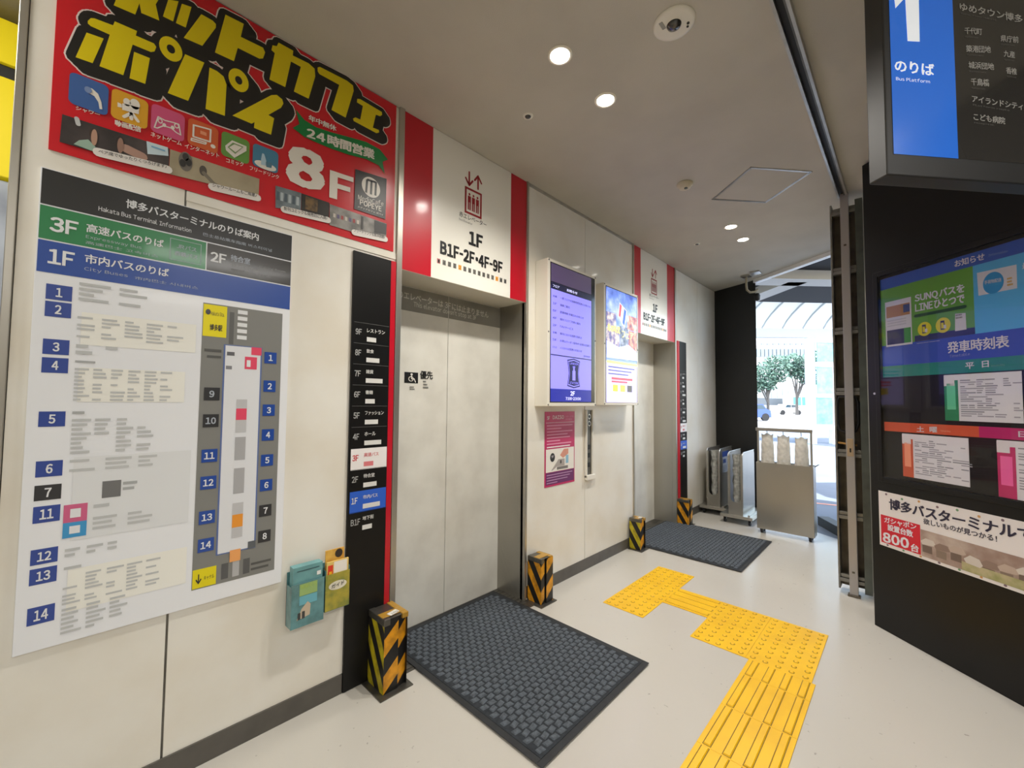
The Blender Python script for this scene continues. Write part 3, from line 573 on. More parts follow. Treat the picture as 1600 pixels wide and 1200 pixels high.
# ---------------------------------------------------------------- screens on the wall
def display(x0, x1, z0, z1, label):
    yf = 1.88; e = .028; CAB = mat('cabinet_cream', (232,226,212), .35)
    m = MB(); m.box(x0,yf,z0,x1,WY-.0005,z1,CAB); r = m.build('display_cabinet', label=label, cat='screen', bevel=.003, group='screens between the elevators')
    m = MB(); m.box(x0+e,yf-.0008,z0+e,x1-e*.6,yf+.0,z1-e*.8,flat((22,22,26),.15,.4)); m.build('bezel', r)
    m = MB()
    for x in (x0+.01,x1-.01):
        for z in (z0+.012,(z0+z1)/2,z1-.012): m.cyl((x,yf-.003,z),(x,yf+.001,z),.006,STEEL_D,10)
    m.build('screws', r)
    return r, Board((0,yf-.001,0),(1,0,0),(0,-1,0),r)
def screens():
    r, B = display(2.333,2.973,1.37,2.455,'taller white cased screen with lilac notice list and milk can emblem, nearer the camera')
    LI = screen((132,126,232),.75); DK = screen((30,30,60),.4); NV = screen((32,40,150),.5); P2 = screen((126,110,160),.3); WW = screen((214,214,250),.8)
    x0, x1 = 2.368, 2.90
    R = lambda a,z0,b,z1,m,lv=1,p='picture': B.rect(a,z0,b,z1,m,lv,p,False)
    R(x0,1.50,x1,2.26,LI); R(x0,2.29,x1,2.425,screen((84,70,104),.3)); R(x0,2.235,x1,2.285,DK,2); R(x0,1.405,x1,1.50,NV); R(x0,1.745,x1,1.752,DK,3)
    B.text('お知らせ',2.56,2.25,2.70,2.25,.022,WW,3,'lettering',.01,False); B.text('フロア',x0+.02,2.25,x0+.10,2.25,.018,WW,3,'lettering',0,False)
    ts = ['一部フロアの営業時間変更のお知らせ','催事ご案内','営業時間・休業日のお知らせ','館内フロアご利用の案内','FAXサービス','館内における迷惑行為防止','お得なクーポン配布中・詳細は店頭で','バスのりば変更のお知らせ']
    for i, t in enumerate(ts):
        z = 2.18-i*.054-.004
        B.text(['本館','1F','8F','4F','2F','全館','5F','のりば'][i],x0+.02,z,x0+.07,z,.016,DK,2,'lettering',.004,False); B.text(t,x0+.11,z,x0+.11+.024*len(t),z,.018,DK,2,'lettering',.004,False)
    B.text('館内放送',2.79,1.765,2.88,1.765,.014,DK,2,'lettering',0,False)
    # milk can emblem
    cx, cz = 2.655, 1.625; NB = screen((28,30,92),.3)
    out = [(-.085,.10),(0,.115),(.085,.10),(.072,.045),(.066,0),(.072,-.045),(.085,-.10),(0,-.115),(-.085,-.10),(-.072,-.045),(-.066,0),(-.072,.045)]
    B.poly([(cx+a,cz+b) for a,b in out],NB,2,'emblem',False); B.poly([(cx+a*.9,cz+b*.92) for a,b in out],LI,3,'emblem',False); B.poly([(cx+a*.82,cz+b*.85) for a,b in out],NB,4,'emblem',False)
    R(cx-.02,cz-.055,cx+.02,cz+.02,LI,5,'emblem'); R(cx-.011,cz+.02,cx+.011,cz+.055,LI,5,'emblem'); R(cx-.016,cz+.045,cx+.016,cz+.055,LI,5,'emblem')
    B.text('LAWSON',cx-.055,cz+.066,cx+.055,cz+.066,.018,LI,5,'emblem',.01,False); B.text('STATION',cx-.055,cz-.084,cx+.055,cz-.084,.018,LI,5,'emblem',.01,False)
    B.text('2F',2.61,1.452,2.67,1.452,.034,WW,3,'lettering',.03,False); B.text('7:00-23:00',2.55,1.418,2.75,1.418,.022,WW,3,'lettering',.01,False)
    B.finish()
    r, B = display(3.10,3.72,1.378,2.44,'white cased screen showing a colourful shop advert, beside the farther elevator')
    x0, x1 = 3.135, 3.69
    R = lambda a,z0,b,z1,m,lv=1,p='picture': B.rect(a,z0,b,z1,m,lv,p,False)
    BL = screen((126,150,236),.7); R(x0,1.405,x1,2.41,BL); R(x0,1.405,x1,1.76,screen((196,184,246),.85),2)
    pa = [screenphoto('screen_photo_sky',[(50,70,170),(110,140,230),(190,206,250)],7), screenphoto('screen_photo_food',[(60,60,110),(120,100,150),(210,190,180),(230,226,240)],16), screenphoto('screen_photo_warm',[(60,40,60),(170,80,80),(220,150,120),(230,220,230)],14), screenphoto('screen_photo_grey',[(50,54,80),(110,116,140),(180,186,210)],18)]
    for a, z0_, b_, z1_, k in ((x0,2.2,3.30,2.41,0),(3.305,2.28,3.50,2.41,0),(3.505,2.22,x1,2.41,0),(x0,2.06,3.30,2.195,1),(3.305,2.1,3.50,2.275,0),(3.505,2.08,x1,2.215,2),(x0,1.9,3.36,2.055,1),(3.365,1.9,3.52,2.095,3),(3.525,1.88,x1,2.075,2),(x0,1.80,3.32,1.895,3),(3.325,1.79,x1,1.895,0)):
        R(a,z0_,b_,z1_,pa[k],2)
    d = [(3.37,2.30),(3.47,2.24),(3.44,2.10),(3.34,2.17)]
    B.poly([(3.36,2.31),(3.50,2.25),(3.45,2.08),(3.33,2.18)],WW,4,'emblem',False); B.poly([(3.365,2.30),(3.40,2.285),(3.375,2.17),(3.345,2.185)],screen((220,40,40),.5),5,'emblem',False); B.poly([(3.445,2.265),(3.485,2.247),(3.445,2.105),(3.41,2.13)],screen((40,90,200),.5),5,'emblem',False)
    B.text('冬の味覚',3.15,2.02,3.37,2.02,.07,screen((240,230,120),.5),4,'lettering',.05,False); B.text('フェア',3.40,1.99,3.62,1.99,.07,screen((220,210,150),.5),4,'lettering',.04,False)
    B.poly([(x0,1.94),(3.35,1.90),(3.52,1.94),(x1,1.88),(x1,1.80),(x0,1.79)],screen((190,200,250),.8),5,'picture',False)
    R(x0,1.745,x1,1.77,screen((220,226,120),.7),6)
    for k in range(3): R(x0+.03,1.71-k*.03,x1-.05-.06*k,1.72-k*.03,screen((60,70,170),.4),4,'small_print')
    R(3.22,1.605,3.6,1.625,screen((236,60,90),.5),4,'small_print'); R(3.22,1.58,3.5,1.595,screen((236,60,90),.5),4,'small_print')
    for k,c in enumerate([(240,200,60),(230,190,90),(70,70,80)]): R(3.24+k*.13,1.50,3.33+k*.13,1.56,screen(c,.5),4,'picture')
    B.finish()
screens()
# ---------------------------------------------------------------- magenta poster and call panel
def daiso():
    MG = flat((190,34,96),.3,.3); PU = flat((104,34,98),.3,.3)
    m = MB(); m.box(2.452,WY-.003,.755,2.838,WY-.0003,1.327,MG); r = m.build('shop_poster', label='magenta shop poster with a small floor plan, below the nearer screen', cat='poster')
    B = Board((0,WY-.003,0),(1,0,0),(0,-1,0),r); Wt = flat((236,226,228)); PKT = flat((226,150,178))
    R = lambda a,z0,b,z1,m,lv=1,p='print': B.rect(a,z0,b,z1,m,lv,p,False)
    B.text('5F',2.475,1.265,2.51,1.265,.028,Wt,2,'lettering',.02,False); B.text('DAISO',2.545,1.268,2.69,1.268,.03,Wt,2,'lettering',.02,False); B.text('9:00〜20:00',2.71,1.28,2.82,1.28,.013,PKT,2,'lettering',0,False); B.text('年中無休',2.71,1.258,2.80,1.258,.013,PKT,2,'lettering',0,False)
    R(2.465,1.24,2.825,1.243,Wt)
    for k in range(8): R(2.475,1.215-k*.0235,2.475+.33*(1,.55,1,.8,.9,.5,.95,.9)[k],1.224-k*.0235,PKT if k != 7 else Wt,2,'small_print')
    R(2.465,.865,2.828,1.04,flat((232,228,220)),1); R(2.465,.77,2.828,.862,PU,1)
    for k in range(4): R(2.475,.84-k*.02,2.475+.33*(1,.9,.8,.4)[k],.846-k*.02,flat((190,150,186)),2,'small_print')
    B.disc(2.545,.975,.03,.034,KK,2,'print',20,px=False); B.text('5F',2.53,.972,2.56,.972,.018,Wt,3,'lettering',0,False)
    B.poly([(2.64,.985),(2.69,1.03),(2.75,1.03),(2.75,.99),(2.68,.96)],flat((214,150,130)),2,'print',False); R(2.715,.915,2.752,.98,flat((140,184,208)),2); B.poly([(2.53,.875),(2.62,.955),(2.70,.955),(2.70,.90),(2.60,.90),(2.545,.875)],flat((170,162,156)),2,'print',False); R(2.60,.875,2.745,.897,flat((120,116,112)),2); R(2.64,.92,2.66,.945,flat((70,64,60)),3)
    B.finish()
    m = MB(); m.box(2.990,WY-.02,.765,3.003,WY-.0005,1.336,PANEL); m.box(3.083,WY-.02,.765,3.096,WY-.0005,1.336,PANEL); m.box(2.990,WY-.03,.745,3.115,WY-.0005,.785,PANEL)
    r = m.build('call_panel', label='slim elevator call button panel between the magenta poster and farther elevator', cat='button panel', bevel=.002)
    m = MB(); m.box(3.003,WY-.006,.785,3.083,WY-.0005,1.336,STEEL_D); m.build('face_plate', r)
    for z, n in ((1.28,1),(1.22,1),(1.02,0),(.95,0),(.87,0)):
        m = MB()
        if n: m.cyl((3.043,WY-.012,z),(3.043,WY-.006,z),.022,STEEL,16); m.cyl((3.043,WY-.0135,z),(3.043,WY-.012,z),.014,BLACKM,16)
        else: m.box(3.028,WY-.01,z-.02,3.058,WY-.006,z+.02,BLACKM)
        m.build('button', r, bevel=.001)
daiso()
# ---------------------------------------------------------------- striped corner guards
def clip(P, f):  # keep f(p)>=0
    out = []
    for i in range(len(P)):
        a, b = P[i], P[(i+1)%len(P)]; fa, fb = f(a), f(b)
        if fa >= 0: out.append(a)
        if (fa >= 0) != (fb >= 0):
            t = fa/(fa-fb); out.append((a[0]+(b[0]-a[0])*t, a[1]+(b[1]-a[1])*t))
    return out
def stripes(mb, to3, w, h, sgn, my, mk_, period=.17, slope=.9, ph=0):
    """a w x h face cut into diagonal stripes"""
    k = -8
    while k < 16:
        for half, m in ((0,my),(1,mk_)):
            lo = (k+half*.5)*period+ph; hi = lo+period*.5
            P = clip(clip([(0,0),(w,0),(w,h),(0,h)], lambda p: p[1]-sgn*slope*p[0]-lo), lambda p: hi-(p[1]-sgn*slope*p[0]))
            if len(P) > 2: mb.poly([to3(a,b) for a,b in P], m)
        k += 1
def guard(x0, x1, y0, h, label, split, cap):
    y1 = WY-.001 if x0 > 1.2 else WY-.013
    y1 = 1.985 if not split else 1.985
    m = MB(); fr = (x1-x0)
    stripes(m, lambda a,b: (x0,y1-a,b+.006), y1-y0, h-.006, -1, TAPEY2 if not split else TAPEY, TAPEK, ph=.02, slope=1.6)
    if split:
        g = fr*.3
        stripes(m, lambda a,b: (x0+a,y0,b+.006), g, h-.006, 1, TAPEY, TAPEK)
        stripes(m, lambda a,b: (x0+g+.012+a,y0-.008,b+.006), fr-g-.012, h-.006, 1, TAPEY, TAPEK, ph=.03)
        m.poly([(x0+g,y0,.006),(x0+g+.012,y0+.01,.006),(x0+g+.012,y0+.01,h),(x0+g,y0,h)],TAPEK); m.poly([(x0+g+.012,y0+.01,.006),(x0+g+.012,y0-.008,.006),(x0+g+.012,y0-.008,h),(x0+g+.012,y0+.01,h)],TAPEK)
    else:
        stripes(m, lambda a,b: (x0+a,y0,b+.006), fr*.6, h-.006, 1, TAPEY, TAPEK)
        stripes(m, lambda a,b: (x0+fr*.6+a,y0+.004+a*.25,b+.006), fr*.4, h-.006, 1, TAPEY, TAPEK, ph=.012)
    m.poly([(x1,y0,.006),(x1,y1,.006),(x1,y1,h),(x1,y0,h)],TAPEK); m.poly([(x1,y1,.006),(x0,y1,.006),(x0,y1,h),(x1,y1,h)],TAPEK)
    m.poly([(x0,y0,h),(x1,y0,h),(x1,y1,h),(x0,y1,h)],STEEL_D)
    r = m.build('corner_guard', label=label, cat='post', group='striped corner guards at the elevator doors', loc=((x0+x1)/2,(y0+y1)/2,0))
    c = MB(); c.box(x0-.003,y0-.004,h-.028,x0+.03,y1,h+.004,STEEL_D); c.box(x1-.03,y0-.004,h-.022,x1+.003,y1,h+.004,mat('tape_amber',(170,130,50),.3)); c.box(x0,y0+.02,h,x1,y0+.07,h+.006,mat('tape_amber',(170,130,50),.3)); c.build('cap', r, bevel=.003)
    b = MB(); b.box(x0-.03,y0-.03,0.0005,x1+.02,y1,.006,STEEL_D); b.build('base_plate', r)
    if not split: 
        s = MB(); s.obox((x0+.04,y0+.012,h+.0065),(.055,.012,0),(-.006,.03,0),(0,0,.001),WHITEG); s.build('sticker', r, label='white number sticker')
        Bq = MB(); V, F = textmesh('1321', .01); 
        Bq.add([(x0+.05+v[0]*.016, y0+.02+v[1]*.018+v[0]*.003, h+.0078) for v in V], F, KK); Bq.build('sticker_number', r)
    return r
guard(1.052,1.178,1.832,.35,'black and yellow corner guard by the black directory, nearest the camera',False,1)
guard(2.255,2.375,1.862,.31,'black and yellow corner guard right of the nearer elevator',True,0)
guard(3.735,3.838,1.872,.29,'black and yellow corner guard left of the farther elevator',False,1)
guard(4.885,4.985,1.858,.285,'black and yellow corner guard right of the farther elevator, beside the carts',True,0)
# ---------------------------------------------------------------- door mats
def doormat(x0, y0, x1, y1, label):
    t = thing('door_mat', ((x0+x1)/2,(y0+y1)/2,0), label, 'mat')
    MG = mat('mat_pile', (92,99,107), .95, noise_amt=.3, scale=60, bump=.4, bscale=300); MB_ = mat('mat_ground', (44,49,55), .95, noise_amt=.3, scale=60)
    m = MB(); m.box(x0,y0,.0075,x1,y0+.03,.0105,RUBBER); m.box(x0,y1-.03,.0075,x1,y1,.0105,RUBBER); m.box(x0,y0+.03,.0075,x0+.03,y1-.03,.0105,RUBBER); m.box(x1-.03,y0+.03,.0075,x1,y1-.03,.0105,RUBBER); m.build('rubber_border', t, bevel=.002)
    m = MB(); m.box(x0+.03,y0+.03,.0075,x1-.03,y1-.03,.0115,MB_); m.build('backing', t)
    m = MB(); sx, sy = .046, .033; i = 0
    y = y0+.045
    while y < y1-.045:
        x = x0+.042+(sx/2 if i % 2 else 0)
        while x < x1-.055:
            w, h = .036, .026; k = .007 if (i % 2) else -.005
            P = [(x,y-k/2,.0115),(x+w,y+k/2,.0115),(x+w,y+h+k/2,.0115),(x,y+h-k/2,.0115)]; e = .004
            Q = [(x+e,y+e-k/2,.0155),(x+w-e,y+e+k/2,.0155),(x+w-e,y+h-e+k/2,.0155),(x+e,y+h-e-k/2,.0155)]
            m.add(P+Q, [(4,5,6,7),(0,1,5,4),(1,2,6,5),(2,3,7,6),(3,0,4,7)], MG); x += sx
        y += sy; i += 1
    m.build('woven_pads', t, kind='stuff')
    # underside sits on the sill edge
    m = MB(); m.box(x0+.002,y0+.002,0.0072,x1-.002,y1-.002,.0078,RUBBER); m.build('underlay', t)
    return t
doormat(1.272,1.04,2.17,2.245,'charcoal woven mat at the nearer elevator')
doormat(3.86,1.04,4.93,2.12,'charcoal mat at the farther elevator, in front of the steel carts')
# ---------------------------------------------------------------- tactile paving
tp = thing('tactile_paving', (2.9,.98,0), 'yellow tactile paving path leading from the near floor to the elevators', 'tactile paving')
def tile(x0, y0, x1, y1, kind):
    m = MB(); m.box(x0+.0006,y0+.0006,.0003,x1-.0006,y1-.0006,.004,YEL); o = m.build('tile', tp, bevel=.0008)
    m = MB()
    if kind == 'dots':
        n = 5; sx = (x1-x0)/n; sy = (y1-y0)/n
        for i in range(n):
            for j in range(n):
                c = (x0+(i+.5)*sx, y0+(j+.5)*sy, .004)
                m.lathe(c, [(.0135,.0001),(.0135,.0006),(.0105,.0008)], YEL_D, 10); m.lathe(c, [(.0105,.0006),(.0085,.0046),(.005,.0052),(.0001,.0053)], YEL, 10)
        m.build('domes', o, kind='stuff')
    else:
        for k in range(4):
            if kind == 'x': a0,a1,b0,b1 = x0+.008,x1-.008,y0+(k+.5)*.075-.014,y0+(k+.5)*.075+.014
            else: a0,a1,b0,b1 = x0+(k+.5)*.075-.014,x0+(k+.5)*.075+.014,y0+.008,y1-.008
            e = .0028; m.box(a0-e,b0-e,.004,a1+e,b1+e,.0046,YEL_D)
            P = [(a0,b0,.0046),(a1,b0,.0046),(a1,b1,.0046),(a0,b1,.0046)]; q = .003; Q = [(a0+q,b0+q,.009),(a1-q,b0+q,.009),(a1-q,b1-q,.009),(a0+q,b1-q,.009)]
            m.add(P+Q, [(4,5,6,7),(0,1,5,4),(1,2,6,5),(2,3,7,6),(3,0,4,7)], YEL)
        m.build('raised_bars', o)
for k in range(3): tile(2.6+.3*k,1.287,2.9+.3*k,1.587,'dots')
tile(2.9,.987,3.2,1.287,'y')
for i in range(2):
    for j in range(2): tile(2.6+.3*i,.387+.3*j,2.9+.3*i,.687+.3*j,'dots')
tile(2.435,.37,2.6,.67,'x')
xe = 2.435
for k in range(6): tile(xe-.305,.37,xe,.67,'x'); xe -= .305
# ---------------------------------------------------------------- ceiling fittings
GLOW = mat('lamp_glow', (255,250,238), .5, emit=26)
def downlight(x, y, label):
    t = thing('downlight', (x,y,ZC), label, 'ceiling light', 'recessed ceiling downlights')
    m = MB(); m.lathe((x,y,ZC), [(.058,-.0008),(.056,-.005),(.046,-.006),(.044,-.0015)], mat('lamp_ring',(236,230,214),.4), 28); m.build('ring', t)
    m = MB(); m.lathe((x,y,ZC), [(.0445,-.002),(.03,-.008),(.0001,-.011)], GLOW, 24); m.build('lens', t)
    light('lamp_beam','SPOT',(0,0,-.03),66,(1,.955,.88),(0,0,-1),t,spot_size=math.radians(142),spot_blend=1,shadow_soft_size=.045)
downlight(1.498,1.142,'bright round ceiling downlight nearest the camera')
downlight(1.894,1.139,'ceiling downlight just beyond the nearest one')
downlight(4.072,1.143,'ceiling downlight past the hatch, nearer of the far pair')
downlight(4.473,1.147,'farthest ceiling downlight, near the street doorway')
def ceilthings():
    WP = mat('white_plastic',(224,220,206),.45); DKG = mat('smoked_dome',(52,50,46),.12,coat=.5)
    x,y = 1.698,.688; m = MB(); m.lathe((x,y,ZC),[(.085,-.0005),(.084,-.006),(.07,-.009),(.0001,-.0095)],WP,32); r = m.build('emergency_light', label='large white disc with a dark lens on the ceiling, by the door track', cat='ceiling fixture')
    m = MB(); m.lathe((x,y,ZC-.0095),[(.03,0),(.026,-.008),(.014,-.014),(.0001,-.016)],DKG,24); m.build('lens',r)
    m = MB(); m.cyl((x+.03,y-.048,ZC-.012),(x+.03,y-.048,ZC-.009),.006,DKG,10); m.cyl((x+.045,y-.04,ZC-.012),(x+.045,y-.04,ZC-.009),.005,DKG,10); m.box(x-.05,y+.03,ZC-.0105,x-.01,y+.045,ZC-.009,flat((150,150,140))); m.build('indicator',r)
    for (x,y,l) in ((1.705,1.525,'small white ringed sensor on the ceiling over the nearer elevator'),(4.289,1.522,'small ceiling sensor near the farther elevator')):
        m = MB(); m.lathe((x,y,ZC),[(.03,-.0005),(.028,-.004),(.018,-.005)],WP,20); r = m.build('ceiling_sensor',label=l,cat='sensor'); m = MB(); m.lathe((x,y,ZC-.004),[(.018,0),(.014,-.006),(.0001,-.009)],DKG,16); m.build('lens',r)
    x,y = 3.038,1.161; m = MB(); m.lathe((x,y,ZC),[(.055,-.0005),(.055,-.014),(.045,-.02),(.04,-.034),(.025,-.04),(.0001,-.04)],mat('cream_plastic',(206,196,168),.45),28); r = m.build('smoke_detector',label='cream round smoke detector on the ceiling beside the hatch',cat='smoke detector')
    m = MB(); m.cyl((x-.01,y-.012,ZC-.045),(x-.01,y-.012,ZC-.04),.012,DKG,12); m.build('vent',r)
    # hatch
    a = np.array([3.121,.748,ZC]); h = thing('ceiling_hatch',(3.45,.77,ZC),'square ceiling access hatch with a double aluminium rim','hatch')
    U, V = UG*.46, np.array([UG[1],-UG[0],0])*.46
    c = [a, a+V, a+V+U, a+U]
    for i in range(4):
        p, q = c[i], c[(i+1)%4]; d = (q-p)/.46; n = np.array([-d[1],d[0],0])
        if n@((sum(c)/4)-p) < 0: n = -n
        for off, wd, zz in ((0,.006,.005),(.009,.006,.004)):
            m = MB(); m.obox(p+n*off+d*off-np.array([0,0,zz]), d*(.46-2*off), n*wd, (0,0,zz-.0004), ALU); m.build('rim',h)
    m = MB(); m.obox(a+(U+V)/.46*.02-np.array([0,0,.0015]), U*.913, V*.913, (0,0,.001), CEIL); m.build('hatch_board',h)
ceilthings()
# door track along the ceiling
m = MB(); m.box(-6.5,.305,ZC-.03,4.0,.317,ZC,ALU); m.box(-6.5,.352,ZC-.03,4.0,.364,ZC,ALU); m.box(-6.5,.317,ZC-.006,4.0,.352,ZC-.001,BLACKM); m.box(-6.5,.317,ZC-.03,4.0,.324,ZC-.026,STEEL_D); m.build('trim_7', kind='structure', label='dark steel folding gate track across the ceiling')
# shiny header along the street doorway
m = MB(); p0 = np.array([6.05,1.416,ZC-.045]); dv = np.array([facade(.1)-6.05,.1-1.416,0]); un = dv/np.linalg.norm(dv); nn = np.array([un[1],-un[0],0])
HW = mat('header_white',(240,240,238),.3,.2)
for k, mm in ((0,HW),(.022,ALU),(.044,HW)): m.obox(p0+nn*(k-.03), dv, nn*.018, (0,0,.045), mm)
m.build('trim_8', kind='structure', label='bright aluminium header over the street doorway')
# ---------------------------------------------------------------- folded gate
def gate():
    C = np.array([4.0,.32,0]); u = np.array([0,-.8,0]); f = np.array([-1.,0,0])   # f towards the camera
    t = thing('folding_gate', tuple(C), 'folded grey aluminium gate stack standing between doorway and black kiosk', 'gate')
    GR = mat('gate_metal',(150,148,142),.4,.6,noise_amt=.15,scale=20); GD = mat('gate_dark',(120,112,98),.45,.5,noise_amt=.2,scale=10); LT = mat('gate_light',(186,182,180),.35,.5)
    ob = lambda a,b,z0,w,d,h,mm,nm,lab=None,bev=.002: (lambda q: (q.obox(C+u*a+f*b+np.array([0,0,z0]), u*w, f*d, (0,0,h), mm), q.build(nm,t,label=lab,bevel=bev)))(MB())
    ob(-.115,-.12,.03,.215,.012,2.92,GD,'back_sheet','dull grey folded sheet behind the rungs')
    ob(-.12,-.12,.03,.016,.12,2.92,GR,'post'); ob(.07,-.12,.03,.055,.13,2.92,mat('gate_green_grey',(104,110,104),.4,.5,noise_amt=.2,scale=8),'side_channel','grey green side channel')
    for k in range(7):
        z = .115+k*.463
        ob(-.104,-.03,z,.174,.02,.024,GR,'rung'); ob(-.104,-.045,z-.03,.174,.045,.026,GR,'rung')
    ob(-.036,0,.015,.062,.035,2.99,LT,'lock_post','light grey flat locking post')
    ob(-.028,.0345,1.02,.046,.004,.13,mat('lock_plate',(196,172,140),.4,.4),'lock_plate','brass toned lock plate'); ob(-.010,.038,1.05,.012,.002,.03,BLACKM,'keyhole')
    m = MB(); m.cyl(C+u*-.10+f*-.02+[0,0,1.115],C+u*.04+f*-.02+[0,0,1.10],.009,mat('brass',(190,150,90),.3,.8)); m.build('bolt_rod',t)
    m = MB(); c0 = C+f*-.01; L = [(-.10,1.42),(-.085,1.46),(.035,1.46),(.055,1.42),(.055,1.26),(.03,1.205),(-.03,1.19),(-.085,1.21),(-.10,1.26),(-.10,1.42)]
    m.tube([c0+u*a+np.array([0,0,z]) for a,z in L], .011, BLACKM); m.build('pull_handle',t,label='black hexagonal pull loop')
    ob(-.015,.034,.17,.02,.003,.014,GD,'screw'); ob(-.015,.034,2.6,.02,.003,.014,GD,'screw')
    ob(-.05,-.005,.0005,.09,.05,.0145,GD,'foot')
    ob(-.03,-.02,2.955,.05,.05,.06,GD,'track_hanger')
gate()
# ---------------------------------------------------------------- kiosk on the right
KA = np.array([3.571,.193,0]); KD = np.array([-.651,-.759,0]); KN = np.array([-.759,.651,0])
def kiosk():
    L = 3.6; m = MB(); m.obox(KA-KN*.32, KD*L, KN*.32, (0,0,3.0), BLACKP); r = m.build('timetable_kiosk', label='black free standing timetable wall at the right edge', cat='kiosk', bevel=.002)
    B = Board(KA+KN*.0, KD, KN, r)
    uL = B.uv(1379,600)[0]; zT = B.uv(1378,432)[1]; zB = B.uv(1383,745)[1]; w = 2.3
    for a, z0, ww, h in ((uL-.03,zB-.03,.03,zT-zB+.06),(uL+w,zB-.03,.03,zT-zB+.06),(uL,zT,w,.03),(uL,zB-.03,w,.03)):
        q = MB(); q.obox(B.w((a,z0)), KD*ww, KN*.018, (0,0,h), BLACKP); q.build('case_frame', r, bevel=.002)
    q = MB(); q.cyl(B.w(B.uv(1367,615)),B.w(B.uv(1367,615))+KN*.004,.007,ALU,12); q.build('screw', r)
    P2 = lambda L,m_,lv=1,p='graphic': B.poly(L,m_,lv,p)
    c = lambda x,y: (1350+x/2.856, 360+y/2.857); C2 = lambda *L: [c(*q) for q in L]
    # extend bands beyond the frame along the kiosk
    def band(y0l, y1l, ye, m_, lv, x=1380, u_end=2.2, p='graphic', u_start=None):
        a = B.uv(x,y0l); b = B.uv(x,y1l); us = uL if u_start is None else u_start
        B.rect(us, b[1], u_end, a[1], m_, lv, p, False)
    zz = lambda x,y: B.uv(x,y)[1]; uu = lambda x,y: B.uv(x,y)[0]
    BLU = flat((52,92,190),.25); GRN = flat((104,166,58),.25); BL2 = flat((44,80,184),.25); TEAL = flat((20,134,116),.25); SKY = flat((88,184,238),.25); Wt = flat((224,222,230)); DK = flat((40,48,96),.3)
    R = lambda a,z0,b,z1,m_,lv=1,p='graphic': B.rect(a,z0,b,z1,m_,lv,p,False)
    zt = zz(1378,437); z1 = zz(1378,454); z2 = zz(1380,541); z3 = zz(1380,573); z4 = zz(1381,590)
    R(uL+.005,z1,2.2,zt,BLU); ug = uu(1522,470); R(uL+.005,z2,ug,z1,GRN); R(ug,z2,ug+1.0,z1,SKY); R(uL+.005,z3,2.2,z2,BL2); R(uL+.005,z4,2.2,z3,TEAL)
    R(uL+.2,z2,ug,z2+.035,DK,2)
    B.text('お知らせ',1492,418,1539,406,11,Wt,2); B.text('Information',1545,401,1575,394,4,flat((120,150,210)),2,bold=0)
    # phone
    ph = [uu(1384,500),uu(1425,500)]; R(ph[0],zz(1405,540),ph[1],zz(1405,468),Wt,3,'phone_picture'); R(ph[0]+.008,zz(1405,494),ph[1]-.008,zz(1405,476),flat((186,134,84)),4,'phone_picture'); R(ph[1]-.045,zz(1405,490),ph[1]-.008,zz(1405,478),flat((64,84,140)),5,'phone_picture'); R(ph[0]+.008,zz(1405,537),ph[1]-.045,zz(1405,514),DK,4,'phone_picture'); R(ph[1]-.045,zz(1405,537),ph[1]-.006,zz(1405,514),flat((60,150,70)),4,'phone_picture')
    for k in range(3): R(ph[0]+.012,zz(1405,500)-k*.016,ph[1]-.03,zz(1405,498)-k*.016,flat((200,200,208)),5,'phone_picture')
    B.text('SUNQバスを',1430,474,1508,458,14,Wt,3,bold=.035); B.text('LINEひとつで',1430.5,488,1508,473,13,Wt,3,bold=.035)
    B.line([(1431,494),(1508,479)],.018,flat((40,84,52)),3,'graphic'); YE = flat((226,214,30))
    for x,y,r_ in ((1445,514,11),(1474,508,12)):
        q = B.uv(x,y); B.disc(x,y,r_,r_,YE,3,'graphic',24); R(q[0]-.012,q[1]-.025,q[0]+.008,q[1]+.025,DK,4); R(q[0]-.008,q[1]-.018,q[0]+.004,q[1]+.014,YE,5); R(q[0]+.002,q[1]-.02,q[0]+.016,q[1]+.0,Wt,5)
    B.poly(C2((408,372),(455,368),(459,442),(408,450)),Wt,3); bars(B,1494,491,1509,497,2,flat((150,150,150)),5,seed=9)
    bars(B,1433,536,1470,533,1,flat((150,160,200)),4,seed=2)
    B.poly(C2((505,190),(682,152),(685,258),(512,292)),Wt,2); q = B.uv(*c(578,234)); B.disc(*c(578,234),16.8,17,flat((30,150,214)),3,'graphic',28); B.text('手荷物配送',*c(540,242),*c(616,228),6,Wt,4,bold=.01); bars(B,*c(640,210),*c(675,245),3,flat((214,170,90)),4,seed=12)
    B.text('最',1598,421,1612,418,10,Wt,3)
    B.text('発車時刻表',1481,552.5,1578,543,18,Wt,3,bold=.02); B.text('Timetable',1484,559,1516,555,4.5,flat((140,150,200)),3,bold=0)
    B.text('平  日',1509,577,1546,573.5,10,Wt,3); B.text('Weekday',1549,574,1571,572,4,flat((120,180,160)),3,bold=0)
    # dark glass field
    z5 = zz(1383,659); z6 = zz(1383,673)
    R(uL+.005,z6,uu(1530,670),z5,flat((220,92,52),.3),2); R(uu(1530,670),z6,2.2,z5,flat((196,24,110),.3),2)
    B.text('土  曜',1433,675,1465,676,9,Wt,3); B.text('日・祝',1592,683,1640,687,10,Wt,3); B.text('Saturday',1470,675,1486,676,3.5,flat((240,180,150)),3,bold=0)
